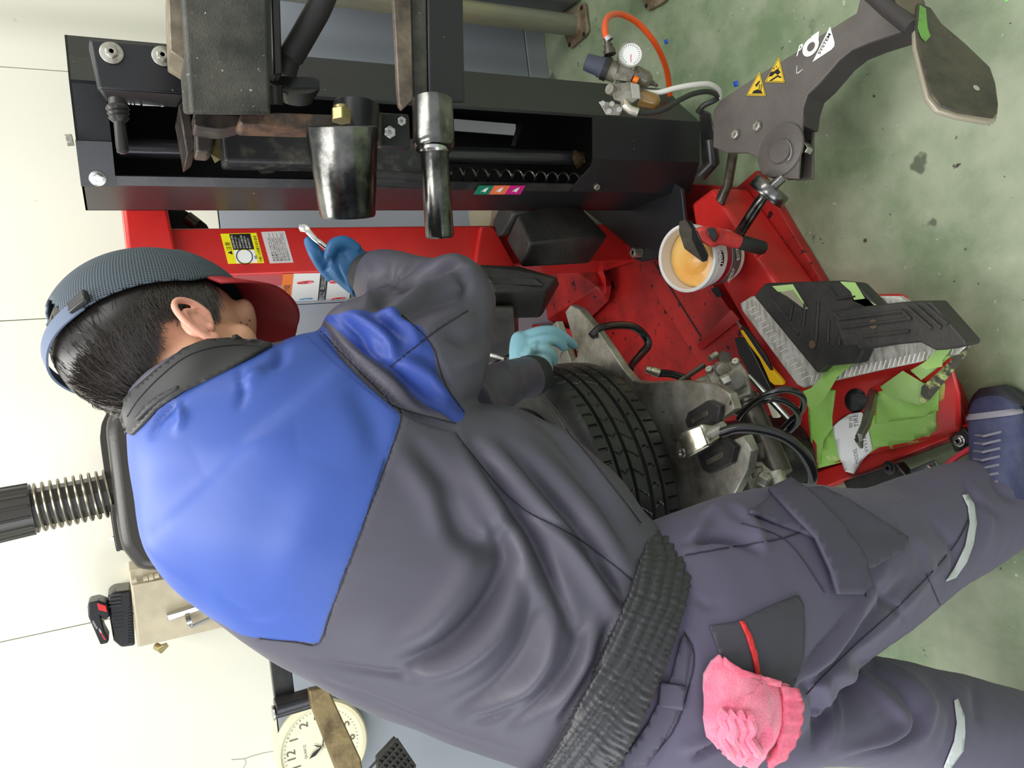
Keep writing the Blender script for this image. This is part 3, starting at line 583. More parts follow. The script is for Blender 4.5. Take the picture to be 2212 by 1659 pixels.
# inner slide: pole, tie rod, springs
IY = 1.70
ip = Plane((0, IY, 0), (0, 1, 0))
plate('slide_tube', [(477, 270), (664, 277), (920, 300), (920, 372), (672, 354), (485, 350)], Plane((0, 1.6, 0), (0, 1, 0)), .06, blackgrim, col, bevel=.008, seg=3)
MB().tube([ip.at(250, 320), ip.at(1262, 342)], .02, 20).build('guide_tube', mat('dark_polished_tube', (74, 74, 78), .28, .7, .3, 80), col)
MB().tube([Plane((0, 1.64, 0), (0, 1, 0)).at(760, 374), Plane((0, 1.64, 0), (0, 1, 0)).at(915, 382)], .03, 20).build('spring_housing', blackm, col)
g = []
A, B = Plane((0, 1.69, 0), (0, 1, 0)).at(930, 372), Plane((0, 1.69, 0), (0, 1, 0)).at(1262, 388); ax = (B - A); ln = np.linalg.norm(ax); ax /= ln; e1, e2_, _ = basis(ax)
for i in range(13 * 18): th = 2 * math.pi * i / 18; g.append(A + ax * ln * i / (13 * 18) + .014 * (math.cos(th) * e1 + math.sin(th) * e2_))
MB().tube(g, .003, 6).build('return_spring', mat('dark_spring', (92, 90, 86), .3, .9), col)
sp_ = Plane((0, 1.76, 0), (0, 1, 0))
plate('rail_plate', [(900, 250), (1114, 268), (1114, 292), (900, 276)], sp_, .004, mat('bare_satin_steel', (240, 240, 245), .4, .1), col)
plate('rail_plate', [(1118, 266), (1130, 268), (1112, 316), (1104, 314)], sp_, .02, steel, col)
hull([ip.at(1238 + dx, 322 + dy, o_) for dx, dy, o_ in ((0, 0, .02), (22, 5, .03), (28, 30, .03), (8, 44, .02), (-2, 20, .04), (12, 12, .0), (12, 40, 0))], 'grease_clump', mat('grease_clump', (90, 72, 52), .25, 0, 4, 60, col2=(20, 18, 16), cscale=30), col, bevel=.001)
hull([ip.at(552 + dx, 352 + dy, o_) for dx, dy, o_ in ((0, 10, .02), (40, 5, .03), (44, 22, .03), (10, 26, .02))] + [ip.at(570, 368, -.02)], 'slide_clamp', blackgrim, col, bevel=.003)
# carriage
kp = Plane((0, 1.42, 0), (0, 1, 0))
MB().prism([kp.at(x, y) for x, y in ((191, 84), (393, 102), (401, 204), (214, 193))], (.05, .14, 0)).build('carriage_block', black, col, bevel=.005, seg=3)
hull([kp.at(214, 193, 0), kp.at(401, 204, 0), kp.at(383, 232, -.06), kp.at(230, 219, -.06), kp.at(214, 180, -.1), kp.at(401, 190, -.1), kp.at(383, 232, -.1), kp.at(230, 219, -.1)], 'carriage_lip', black, col, bevel=.004)
for q, r_ in (((241, 115), .0185), ((351, 122), .0175)): bolt('bolt', kp.at(*q, .001), (0, -1, 0), .011, galv, col, washer=r_)
bolt('bolt', kp.at(391, 124, .001), (0, -1, .3), .008, galv, col)
claw = mat('worn_claw_steel', (88, 78, 70), .35, .4, .5, 80, col2=(44, 44, 46), cscale=14)
kp2 = Plane((0, 1.46, 0), (0, 1, 0))
plate('claw', [(385, 230), (400, 205), (410, 244), (424, 322), (404, 338), (393, 272)], kp2, .1, claw, col, bevel=.003)
plate('claw', [(416, 244), (459, 248), (462, 318), (452, 330), (424, 328), (422, 270)], kp, .05, claw, col, bevel=.004)
hull([kp2.at(460 + dx, 275 + dy, o_) for dx, dy, o_ in ((0, 0, .0), (14, 2, .01), (18, 70, .01), (4, 78, .0), (-4, 60, .02))] + [kp2.at(466, 320, -.03)], 'grease_smear', mat('yellow_grease', (120, 110, 70), .25, .2, 4, 50, col2=(40, 36, 26), cscale=25), col, bevel=.001)
wa = Plane((0, 1.5, 0), (0, 1, 0))
arw = mwhite
for a, b in ((276, 281), (284, 289), (292, 303)): plate('print_arrow', [(a, 222 + (a - 276) * .08), (b, 222 + (a - 276) * .08), (b, 226 + (a - 276) * .08), (a, 225 + (a - 276) * .08)], wa, .0005, arw, col, off=.02)
plate('print_arrow', [(308, 225), (348, 226), (348, 223.5), (361, 228.5), (348, 231), (348, 229), (308, 228)], wa, .0005, arw, col, off=.02)
lp = Plane((0, 1.36, 0), (0, 1, 0))
a0, a1 = lp.at(252, 214), lp.at(266, 332); dd = (a1 - a0); L_ = np.linalg.norm(dd); dd /= L_
MB().lathe(a0, dd, [(0, .012), (.01, .013), (.012, .016), (.016, .018), (.02, .0145), (.0235, .0165), (.027, .0135), (.031, .0155), (.035, .012), (.038, .0085), (L_ - .012, .0095), (L_ - .003, .0085), (L_, .004)], 28).build('lever_handle', mat('dull_black_lever', (52, 50, 50), .3, .4), col)
# upper arm tube
t1 = Plane((0, 1.25, 0), (0, 1, 0))
MB().prism([t1.at(x, y) for x, y in ((381, -170), (572, -190), (586, 248), (411, 246))], (.036, .1, 0)).build('arm_tube', dirty, col, bevel=.006, seg=3)
plate('arm_lit_top', [(362, -40), (393, -40), (400, 130), (368, 110)], Plane((0, 1.28, 0), (0, 1, 0)), .08, mat('scratched_plate_painted_lit', (150, 138, 118), .4, .3, .6, 50, col2=(110, 100, 84), cscale=14), col, bevel=.002)  # the tube's lit top face; its light is put into the plate's colour
plate('arm_link', [(571, -60), (584, -60), (588, 165), (576, 165)], Plane((0, 1.3, 0), (0, 1, 0)), .03, mat('green_black_bar', (40, 46, 36), .4), col)
plate('arm_link', [(584, -60), (604, -60), (610, 160), (592, 162)], Plane((0, 1.33, 0), (0, 1, 0)), .03, blackm, col, bevel=.003)
hs = MB().tube(curve_px([(712, -40, 1.36), (690, 15, 1.36), (668, 55, 1.36), (645, 95, 1.36), (628, 125, 1.36), (618, 160, 1.37)], 6), [.022] * 25 + [.018] * 6, 14).build('fabric_hose', mat('black_hose_sleeve', (44, 42, 42), .55, 0, 1, 40), col)
# pivot plate + knob
kk = Plane((0, 1.4, 0), (0, 1, 0))
plate('pivot_plate', rrect([(575, 160), (690, 166), (692, 198), (665, 204), (578, 178)], 5, .3), kk, .03, blackm, col, bevel=.004)
MB().tube([kk.at(640, 182, -.01), kk.at(640, 214, -.03)], [.04, .03], 24).build('pivot_knob', blackm, col)
MB().tube([kk.at(590, 185, .01), kk.at(592, 225, 0)], .016, 16).build('pivot_pin', blackm, col)
# copper brown link bar, brass bolt
plate('link_bar', [(520, 246), (600, 242), (763, 248), (766, 272), (660, 277), (524, 272), (515, 262)], Plane((0, 1.3, 0), (0, 1, 0)), .05, rust, col, bevel=.004)
plate('pivot_mount', rrect([(420, 245), (530, 250), (528, 268), (480, 280), (420, 272)], 3, .2), Plane((0, 1.34, 0), (0, 1, 0)), .05, claw, col, bevel=.003)
bq = Plane((0, 1.28, 0), (0, 1, 0))
MB().tube([bq.at(738, 262), bq.at(737, 237)], .018, 6).build('brass_nut', brass, col, bevel=.0015); MB().tube([bq.at(737, 240), bq.at(736, 229)], .0125, 18).build('brass_nut', brass, col, bevel=.001)
MB().tube([Plane((0, 1.36, 0), (0, 1, 0)).at(770, 225), Plane((0, 1.36, 0), (0, 1, 0)).at(768, 300)], .042, 28).build('roller_boss', black, col, bevel=.004)
# press cone
def cyl(name, p0, p1, prof, d, m, parent, n=48, **k):
    A_, B_ = P(*p0, d[0]), P(*p1, d[1]); ax_ = B_ - A_; l_ = np.linalg.norm(ax_)
    return MB().lathe(A_, ax_, [(t * l_, r / F * (d[0] + (d[1] - d[0]) * t)) for t, r in prof], n).build(name, m, parent, **k)
cyl('press_cone', (738, 272), (752, 468), [(0, 70), (.001, 74), (.012, 77), (.08, 76), (.97, 59.5), (1, 57), (1, 48)], (1.22, 1.265), gun, col, auto=40)
# bracket with hex nuts
bk_ = Plane((0, 1.45, 0), (0, 1, 0))
plate('nut_bracket', rrect([(818, 242), (884, 246), (888, 320), (820, 316)], 3, .1), bk_, .02, black, col, bevel=.003)
plate('nut_bracket', [(815, 244), (824, 242), (824, 318), (818, 314)], Plane((0, 1.44, 0), (0, 1, 0)), .01, greytube, col)
bolt('hex_nut', bk_.at(840, 286, .001), (-.3, -1, .1), .0125, steel, col); bolt('hex_nut', bk_.at(866, 262, .001), (-.3, -1, .1), .0095, steel, col)
# lower press arm
t2 = Plane((0, 1.2, 0), (0, 1, 0))
MB().prism([t2.at(x, y) for x, y in ((922, -40), (1001, -40), (1006, 222), (926, 222))], (.036, .09, 0)).build('press_arm_tube', black, col, bevel=.005, seg=3)
MB().prism([t2.at(x, y) for x, y in ((886, -40), (921, -40), (925, 218), (893, 214))], (.034, .085, 0)).build('press_arm_rail', dirty, col, bevel=.003)
plate('press_arm_plate', [(848, -40), (887, -40), (893, 216), (870, 236), (862, 225)], Plane((0, 1.19, 0), (0, 1, 0)), .012, mat('worn_brown_grey_plate', (126, 112, 98), .4, .3, .5, 60, col2=(74, 66, 60), cscale=12), col, bevel=.002)
cyl('collar', (934, 218), (938, 322), [(0, 40), (.02, 44), (.88, 45), (.95, 44), (1, 40)], (1.26, 1.25), gun, col)
cyl('shaft_ring', (938, 320), (938, 334), [(0, 31), (.5, 31), (1, 26)], (1.25, 1.25), steel, col)
cyl('press_shaft', (938, 326), (950, 513), [(0, 30), (.02, 30.5), (.97, 31), (1, 28)], (1.25, 1.29), gun, col)
# colour sticker on the column edge
st = Plane((.475, 1.66, 0), (1, -.25, 0))
lp4 = Plane((*(V4 - [.003, .004]), 1), cpl4.n)
stm = [(mat('sticker_green', (20, 122, 96), .4), 0), (mat('sticker_orange', (240, 120, 80), .4), 1), (mat('sticker_magenta', (206, 30, 130), .4), 2)]
for m_, k in stm:
    x0 = 1024 + k * 37 if k == 0 else 1036 + (k - 1) * 33 + 32; x0 = (1023, 1055, 1090)[k]; x1 = (1058, 1092, 1125)[k]
    so = plate('sticker', [(x0 + 12, 401), (x1 + 10, 401), (x1 - 1, 420), (x0, 420)], lp4, .001, m_, col, off=.002)
    plate('print_mark', [(x0 + 15, 415), (x0 + 24, 408), (x0 + 33, 405), (x0 + 28, 412), (x0 + 24, 416), (x0 + 20, 413)], lp4, .0004, mwhite, so, off=.0028)

# ------------------------------------------------------------------ air regulator
RD = 1.78
rg = thing('air_regulator', P(1340, 180, RD), 'silver air filter regulator with round gauge and amber oil bowl on the black column', 'regulator')
def cy(name, p0, p1, r, m, d0=RD, d1=RD, n=28, par=None, prof=None, bevel=.0008): return cyl(name, p0, p1, prof or [(0, r * .95), (.03, r), (.97, r), (1, r * .95)], (d0, d1), m, par or rg, n)
cy('knob', (1264, 133), (1304, 147), 20, mat('blue_black_knob', (62, 66, 82), .5), prof=[(0, 14), (.04, 18), (.7, 20), (.75, 22), (1, 22.5)], n=14)
cy('knob_ring', (1303, 146), (1315, 151), 25, blackplastic); cy('neck', (1313, 150), (1332, 157), 22, castalu)
hull(dz([(1318, 150, RD - .02), (1345, 132, RD - .02), (1372, 155, RD - .02), (1362, 178, RD - .02), (1325, 172, RD - .02), (1318, 150, RD + .03), (1345, 132, RD + .03), (1372, 155, RD + .03), (1325, 172, RD + .03)]), 'regulator_body', castalu, rg, bevel=.002)
hull(dz([(1322, 182, RD - .03), (1362, 176, RD - .03), (1382, 183, RD - .03), (1384, 210, RD - .03), (1360, 228, RD - .02), (1325, 215, RD - .03), (1322, 182, RD + .03), (1384, 196, RD + .03), (1360, 226, RD + .03)]), 'lubricator_body', castalu, rg, bevel=.002)
hull(dz([(1362, 178, RD - .035), (1380, 182, RD - .035), (1384, 213, RD - .035), (1366, 212, RD - .035), (1362, 178, RD - .02), (1380, 182, RD - .02), (1384, 213, RD - .02), (1366, 212, RD - .02)]), 'lubricator_body', alu, rg, bevel=.001)
MB().tube([P(1345, 150, RD), P(1340, 185, RD)], .012, 16).build('coupling', castalu, rg); MB().tube([P(1325, 196, RD - .02), P(1316, 192, RD - .03)], .012, 16).build('plug', castalu, rg)
gc = P(1354, 128, RD - .01); gn = P(1364, 116, RD - .06) - gc
MB().lathe(gc, gn, [(0, .02), (.004, .024), (.034, .026), (.036, .028), (.046, .028), (.047, .0245), (.043, .0245)], 36).build('gauge_case', castalu, rg)
gnn = gn / np.linalg.norm(gn); gf = gc + gnn * .0437
MB().lathe(gf, gn, [(0, .0245), (.0006, .0245)], 32).build('gauge_face', mwhite, rg); gpl = Plane(gf + gnn * .0008, gn)
MB().tube([gpl.p, gpl.p + .016 * basis(gn)[0]], .0008, 5).build('gauge_needle', mred, rg); a_, b_, _ = basis(gn)
tkm = MB()
for k in range(22):
    th = .4 + k * .25; d_ = math.cos(th) * a_ + math.sin(th) * b_; tkm.tube([gf + gnn * .0009 + d_ * .018, gf + gnn * .0009 + d_ * .0215], .0005, 4)
tkm.build('gauge_marks', mblack, rg)
cy('filter_bowl', (1366, 158), (1408, 178), 18, mat('smoky_clear_bowl', (120, 114, 96), .15, 0, coat=.6, trans=.35), prof=[(0, 16), (.1, 19), (.7, 18), (.9, 13), (1, 6)])
cy('orange_band', (1368, 170), (1378, 175), 8, morange, RD - .02, RD - .02); cy('drain_screw', (1406, 178), (1421, 186), 5, greytube, prof=[(0, 6), (.4, 5), (.5, 3), (.8, 4), (1, 2)])
cy('oil_bowl', (1380, 212), (1425, 222), 18, mat('amber_oil_bowl', (158, 124, 66), .12, 0, coat=.6, trans=.3), prof=[(0, 17), (.1, 18), (.75, 17), (.92, 12), (1, 5)])
hull(dz([(1293, 220, RD + .03), (1303, 218, RD + .03), (1340, 226, RD + .03), (1344, 240, RD + .03), (1338, 249, RD + .03), (1310, 248, RD + .03)]) + dz([(1293, 220, RD + .034), (1340, 226, RD + .034), (1344, 240, RD + .034), (1338, 249, RD + .034), (1310, 248, RD + .034)]), 'mounting_bracket', galv, rg, bevel=.001)
for q in ((1302, 223), (1338, 236), (1316, 240), (1322, 224)): MB().lathe(P(*q, RD + .03), P(*q, RD) - P(*q, RD + .03), [(0, .006), (.003, .006)], 12).build('bracket_bolt', steel, rg)
MB().tube([P(1350, 218, RD - .02), P(1352, 230, RD - .03), P(1362, 238, RD - .03), P(1378, 243, RD - .03)], [.01, .0105, .0105, .0105], 18).build('elbow_fitting', mat('nickel_elbow', (206, 200, 184), .25, .8), rg)
cy('hose_coupling', (1318, 118), (1311, 84), 10, greytube, prof=[(0, 13), (.3, 13), (.32, 9), (.6, 10), (.62, 7), (1, 7)])
MB().lathe(P(1316, 88, RD), P(1310, 78, RD) - P(1316, 88, RD), [(0, .0105), (.01, .0105)], 16).build('hose_clamp', steel, rg)
def hose(name, pts, r, m, label, cat='hose', group=None, n=12): o = MB().tube(curve_px(pts), r, n).build(name, m, None); return tag(o, label, cat, group)
hose('air_hose', [(1312, 90, 1.78), (1307, 66, 1.8), (1309, 44, 1.84), (1322, 32, 1.88), (1345, 32, 1.92), (1378, 50, 1.96), (1410, 86, 2.0), (1430, 122, 2.05), (1442, 160, 2.1), (1447, 205, 2.15)], .0078, mat('orange_rubber_hose', (238, 88, 30), .35, 0, coat=.3), 'orange air hose arching from the regulator behind the black column')
hose('air_hose', [(1384, 196, 1.8), (1420, 200, 1.78), (1460, 190, 1.78), (1500, 183, 1.79), (1532, 182, 1.81), (1552, 194, 1.84), (1556, 212, 1.87)], .0062, mat('milky_white_tube', (214, 214, 204), .35), 'milky white air tube from the regulator to the grey arm')
hose('air_hose', [(1376, 243, 1.75), (1400, 244, 1.76), (1435, 236, 1.77), (1470, 215, 1.79), (1500, 202, 1.8), (1530, 198, 1.82), (1552, 206, 1.86)], .0062, mat('black_air_tube', (44, 46, 44), .3), 'thin black air tube from the elbow fitting to the grey arm')
hose('air_hose', [(1508, 242, 1.9), (1520, 228, 1.88), (1540, 218, 1.87), (1556, 208, 1.87)], .007, mat('black_air_tube', (44, 46, 44), .3), 'short black air tube curving below the tie at the column foot')

# ------------------------------------------------------------------ bead breaker arm
bb = thing('bead_breaker_arm', P(1680, 320, 1.72), 'grey bead breaker arm with warning triangles and a diamond shovel blade', 'arm')
ag = mat('textured_grey_paint', (98, 92, 88), .5, 0, .7, 260, col2=(84, 78, 74), cscale=6)
agd = mat('textured_dark_grey_paint', (58, 54, 54), .5, 0, .7, 200)
apl = plane3((1550, 250, 1.86), (1710, 330, 1.66), (1960, 70, 1.46))
arm_px = [(1541, 238), (1556, 217), (1640, 161), (1724, 110), (1735, 100), (1850, 28), (1860, -10), (1900, -60), (1990, -40), (1975, 50), (1966, 62), (1935, 72), (1880, 90), (1840, 107), (1812, 130), (1795, 150), (1768, 180), (1744, 203), (1735, 232), (1730, 300), (1723, 386), (1700, 385), (1665, 384), (1645, 376), (1632, 338), (1615, 330), (1570, 330), (1540, 318)]
plate('arm_plate', arm_px, apl, .008, ag, bb, bevel=.002)
plate('arm_plate', [(x + 14 if 1700 < x < 1900 or y > 200 else x + 8, y + 3) for x, y in arm_px[16:22]] + [(1760, 240), (1755, 300), (1755, 386), (1700, 388), (1640, 340), (1640, 250), (1800, 60), (1900, 40)], Plane(apl.p + apl.n * .06, apl.n), .008, ag, bb, bevel=.002)
MB().prism([apl.at(x, y, -.002) for x, y in ((1966, 66), (1935, 76), (1880, 94), (1840, 111), (1812, 134), (1770, 184), (1746, 206), (1737, 235), (1732, 270), (1700, 270), (1700, 200), (1800, 100), (1900, 60))], apl.n * .055).build('spacer_web', agd, bb)
MB().lathe(apl.at(1687, 325, .001), -apl.n, [(0, .06), (.004, .059), (.006, .056)], 48).build('pivot_disc', ag, bb)
MB().lathe(apl.at(1688, 328, .006), -apl.n, [(0, .028), (.006, .027), (.008, .025)], 36).build('pivot_cap', ag, bb)
MB().tube([apl.at(1695 + 20 * math.cos(a) - 6, 326 + 26 * math.sin(a), .014) for a in np.linspace(-1.1, 1.2, 12)], .0018, 6).build('pivot_clip', steel, bb)
for q in ((1591, 292), (1638, 274)): bolt('bolt', apl.at(*q, .001), -apl.n, .0115, galv, bb, h=.008)
plate('lug', [(1722, 300), (1735, 302), (1745, 318), (1738, 330), (1722, 324)], Plane(apl.p + apl.n * .02, apl.n), .02, steel, bb, bevel=.002)
# cross tube and shovel
MB().tube([P(1876, -20, 1.46), P(1920, 20, 1.42), P(1974, 62, 1.36)], .0155, 16).build('shovel_tube', agd, bb)
hull(dz([(1925, -20, 1.42), (1985, -30, 1.4), (2000, 12, 1.38), (1972, 44, 1.36), (1935, 10, 1.4), (1925, -20, 1.47), (2000, 12, 1.44)]), 'shovel_bracket', mat('rusty_green_bracket', (100, 90, 74), .5, .2, 1, 50, col2=(90, 140, 80), cscale=14, cfac=(.55, .7)), bb, bevel=.003)
shpl = plane3((1990, 20, 1.36), (1990, 110, 1.30), (2150, 230, 1.28))
shpx = [(1984, 4), (2012, 16), (2035, 50), (2085, 92), (2140, 145), (2152, 180), (2158, 225), (2156, 245), (2146, 252), (2070, 240), (2032, 226), (2012, 200), (1998, 150), (1985, 100), (1980, 60)]
plate('shovel_blade', shpx, shpl, .010, mat('worn_dark_shovel_steel', (88, 82, 70), .4, .35, .8, 50, col2=(62, 60, 54), cscale=11, fleck=[((140, 136, 120), 22, .66)]), bb, bevel=.003, seg=3)
plate('blade_lining', [(1982, 60), (1986, 100), (1998, 150), (2012, 200), (2032, 226), (2070, 241), (2146, 254), (2156, 247), (2152, 262), (2135, 264), (2070, 252), (2026, 238), (2004, 212), (1990, 160), (1976, 100), (1975, 66)], Plane(shpl.p + shpl.n * .004, shpl.n), .008, mat('pale_scraped_edge', (178, 168, 150), .4, .4), bb, bevel=.002)
plate('green_tape_patch', [(1987, 10), (2000, 18), (2004, 60), (2010, 78), (2000, 90), (1990, 80), (1983, 60)], shpl, .0006, mat('bright_green_tape', (110, 170, 76), .45, 0, 1, 50, col2=(96, 108, 70), cscale=16), bb, off=.0014)
MB().lathe(shpl.at(2109, 190, .0004), -shpl.n, [(0, .006), (.0006, .006)], 16).build('rivet_hole', mat('pale_hole', (176, 176, 160), .5), bb)
# triangles
def tri(c, a, b_):
    o = plate('warning_triangle', rrect([c, a, b_], 4, .05), apl, .0006, mblack, bb, off=.0012)
    g = (np.array(c) + a + b_) / 3; f = lambda q, s: tuple(g + (np.array(q) - g) * s)
    plate('print', rrect([f(c, .97), f(a, .97), f(b_, .97)], 4, .05), apl, .0002, mat('triangle_yellow', (222, 186, 52), .4), o, off=.0016)
    plate('print', [f(c, .88), f(a, .88), f(b_, .88)], apl, .0002, mblack, o, off=.0018); plate('print', [f(c, .82), f(a, .82), f(b_, .82)], apl, .0002, MATS['triangle_yellow'], o, off=.0020)
    return o, g
o, g = tri((1641, 153), (1655, 208), (1611, 207))
plate('print', [(1624, 202), (1628, 196), (1636, 193), (1644, 196), (1648, 202)], apl, .0002, mblack, o, off=.0024); plate('print', [(1631, 184), (1640, 174), (1642, 176), (1634, 188)], apl, .0002, mblack, o, off=.0024)
for x in (1640, 1644): plate('print', [(x, 182), (x + 1.6, 182), (x, 196), (x - 1.6, 196)], apl, .0002, mblack, o, off=.0024)
o, g = tri((1683, 121), (1696, 179), (1651, 178))
plate('print', [(1660, 166), (1664, 156), (1672, 154), (1680, 148), (1686, 156), (1680, 162), (1674, 158), (1668, 164)], apl, .0002, mblack, o, off=.0024); plate('print', [(1662, 174), (1680, 162), (1688, 166), (1686, 169), (1680, 166), (1666, 175)], apl, .0002, mblack, o, off=.0024)
for q in ((1672, 148), (1677, 144), (1682, 147), (1680, 151)): MB().prism(circ(apl, q, .0016, 8, .0024), apl.n * .0002).build('print', mblack, o)
# white logo
text('P', apl, (1720, 122), (1733, 114), (1722, 101), mwhite, bb, bold=.02, shear=.3, name='logo_lettering')
lg = MB(); oo = circ(apl, (1751, 101), .0205, 40, .0012); ii = circ(apl, (1752, 101), .0098, 40, .0012); lg.add(oo + ii, [(i, (i + 1) % 40, 40 + (i + 1) % 40, 40 + i) for i in range(40)]); lg.build('logo_ring', mwhite, bb, smooth=False)
plate('logo_wing', [(1752, 79), (1769, 67), (1768, 88), (1766, 98)], apl, .0004, mwhite, bb, off=.0013)
plate('logo_wing', [(1755, 134), (1793, 57), (1803, 92), (1802, 100), (1796, 107)], apl, .0004, mwhite, bb, off=.0012)
text('SYSTEM', apl, (1771, 118), (1795, 74), (1766, 115), mblack, bb, off=.0018, bold=.01, name='logo_lettering')
for q in ([(1721, 142), (1720, 159), (1721, 159), (1722, 142)], [(1722, 158), (1734, 149), (1734, 150), (1723, 159.5)]): plate('scratch', q, apl, .0002, mwhite, bb, off=.0012)
# cylinder rod, washer, strut
MB().tube([P(1690, 384, 1.68), P(1660, 412, 1.69), P(1640, 438, 1.71), P(1596, 506, 1.8)], [.011, .011, .0125, .0125], 18).build('piston_rod', gun, bb)
wn = P(1640, 440, 1.72) - P(1688, 384, 1.69)
MB().lathe(P(1671, 402, 1.68), wn, [(0, .026), (.0, .042), (.003, .044), (.024, .044), (.027, .042), (.027, .02)], 40).build('rod_collar', gun, bb)
MB().tube([P(1584, 330, 1.9), P(1572, 400, 1.98), P(1556, 436, 2.0)], .012, 14).build('strut', greytube, bb)
MB().tube([P(1535, 300, 1.96), P(1542, 350, 1.98), P(1515, 378, 2.02)], .016, 12).build('hose_gland', blackm, bb)
hull(dz([(1558, 405, 2.0), (1570, 420, 1.98), (1560, 445, 1.99), (1545, 430, 2.0), (1558, 405, 2.05), (1560, 445, 2.04)]), 'strut_foot', blackm, bb, bevel=.003)
hull(dz([(1515, 340, 2.02), (1550, 320, 1.95), (1535, 240, 1.93), (1510, 230, 2.04), (1520, 380, 2.04), (1550, 320, 2.02)]), 'hinge_block', blackm, bb, bevel=.006)

# ------------------------------------------------------------------ clamping table
TZ = .62; TC = np.array([-.267, 1.463]); tz = ZP(TZ)
def tpt(a, r): a = math.radians(a); return TC + r * np.array([math.cos(a), math.sin(a)])
outl = []
for k in range(4):
    a0 = -70 + 90 * k
    c = [tpt(a0 + 9, .445), tpt(a0 - 9, .445)]
    d0, d1 = tpt(a0 + 14, .42), tpt(a0 + 44.9, .27)
    arc = []
    for i in range(9): aa = 11 + (79 - 11) * i / 8; rr = .27 + .16 * ((abs(aa - 45) / 34) ** 1.7); arc.append(tpt(a0 + aa, rr))
    outl += [tpt(a0 - 7, .45), tpt(a0 - 3.2, .445), tpt(a0 - 3, .33), tpt(a0 + 3, .33), tpt(a0 + 3.2, .445), tpt(a0 + 7, .45)] + arc
MB().prism([(*p, TZ) for p in outl], (0, 0, -.02)).build('table_plate', alu, tc, bevel=.002)
MB().lathe((*TC, TZ - .02), (0, 0, -1), [(0, .14), (.06, .12), (.5, .11)], 36).build('table_hub', blackgrim, tc)
for k in range(4):
    a0 = math.radians(-70 + 90 * k); er = np.array([math.cos(a0), math.sin(a0), 0]); et = np.array([-er[1], er[0], 0]); c3 = np.array([*TC, TZ])
    def q3(r, t, z): return c3 + er * r + et * t + np.array([0, 0, z])
    if k == 1: continue
    for s in (-1, 1):
        MB().prism([q3(.32, s * .012, .012), q3(.405, s * .012, .012), q3(.425, s * .04, .012), q3(.4, s * .062, .012), q3(.335, s * .062, .012), q3(.32, s * .05, .012)], (0, 0, -.011)).build('jaw_slide', blackm, tc, bevel=.002)
        MB().prism([q3(.34, s * .036, .014), q3(.39, s * .036, .014), q3(.39, s * .046, .014), q3(.34, s * .046, .014)], (0, 0, -.003)).build('jaw_slot', greytube, tc, bevel=.001)
    hull([q3(.315, -.024, .012), q3(.315, .024, .012), q3(.315, -.018, .052), q3(.315, .018, .052), q3(.395, -.022, .04), q3(.395, .022, .04), q3(.4, .016, .012), q3(.4, -.016, .012), q3(.35, .026, .055), q3(.35, -.026, .055)], 'clamp_jaw', mat('polished_jaw_steel', (196, 192, 176), .18, .95, .3, 60, col2=(120, 112, 96), cscale=12), tc, bevel=.005, seg=3)
    MB().lathe(q3(.33, -.012, .05), (0, 0, 1), [(0, .01), (.006, .01), (.006, .006), (.002, .006)], 20).build('jaw_pin', steel, tc)
    MB().tube([q3(.39, .0, .03), q3(.435, 0, .03)], [.011, .009], 14).build('jaw_fitting', castalu, tc)

# wheel
def torus_profile(name, prof, m, parent, n=360, fn=None, **k):
    mb = MB(); kk_ = len(prof)
    for i in range(n):
        a = 2 * math.pi * i / n; ca, sa = math.cos(a), math.sin(a)
        for j, (r, z) in enumerate(prof):
            rr = r - (fn(i, j, a, r, z) if fn else 0); mb.v.append((WC[0] + rr * ca, WC[1] + rr * sa, WC[2] + z))
    mb.f = [(i * kk_ + j, ((i + 1) % n) * kk_ + j, ((i + 1) % n) * kk_ + (j + 1) % kk_, i * kk_ + (j + 1) % kk_) for i in range(n) for j in range(kk_)]; mb.mi = [0] * len(mb.f)
    return mb.build(name, m, parent, **k)
WC = np.array([-.267, 1.463, .655])
wh = thing('wheel', WC, 'black car wheel lying flat on the clamping table in front of the man', 'wheel')
prof = [(.205, .02), (.235, .006), (.27, .004), (.286, .014)]
zs = np.linspace(.024, .176, 77); tread = [(.3 - .004 * abs((z - .1) / .076) ** 2.5, z) for z in zs]
prof += tread + [(.286, .186), (.27, .196), (.235, .194), (.205, .18), (.2, .17), (.22, .1), (.2, .03)]
NW = 720
def groove(i, j, a, r, z):
    if j < 4 or j >= 4 + 77: return 0
    d = 0; u = z
    for gz in (.058, .087, .118, .146):
        if abs(u - gz) < .0032: d = max(d, .007)
    deg = i * 360 / NW
    if u > .152 and (deg + 18 * 0) % 5.0 < .6 and u < .172: d = max(d, .004)
    if u < .05 and (deg + 1.3) % 5.0 < .6: d = max(d, .004)
    if .063 < u < .084:
        ph_ = (deg + abs(u - .073) * 160) % 7.0
        if ph_ < .5: d = max(d, .0035)
    if .092 < u < .113:
        ph_ = (deg + 3 - (u - .1) * 130) % 7.0
        if ph_ < .5: d = max(d, .0035)
    if .122 < u < .142:
        ph_ = (deg - abs(u - .132) * 160 + 2) % 7.0
        if ph_ < .5: d = max(d, .0035)
    if abs(u - .024) < .001 or abs(u - .176) < .001: d = max(d, .002)
    return d
tyrem = mat('tyre_rubber', (30, 31, 30), .34, 0, .4, 120, col2=(46, 46, 44), cscale=10)
torus_profile('tyre', prof, tyrem, wh, NW, groove, auto=30)
torus_profile('tyre_bead_ring', [(.255, .1965), (.262, .1985), (.266, .1965), (.26, .194)], tyrem, wh, 120)
torus_profile('rim', [(.2, .012), (.206, .008), (.21, .012), (.19, .03), (.185, .1), (.19, .172), (.212, .186), (.208, .194), (.2, .19), (.18, .17), (.175, .1), (.18, .03)], mat('dark_wheel_rim', (66, 66, 70), .2, .9), wh, 96)
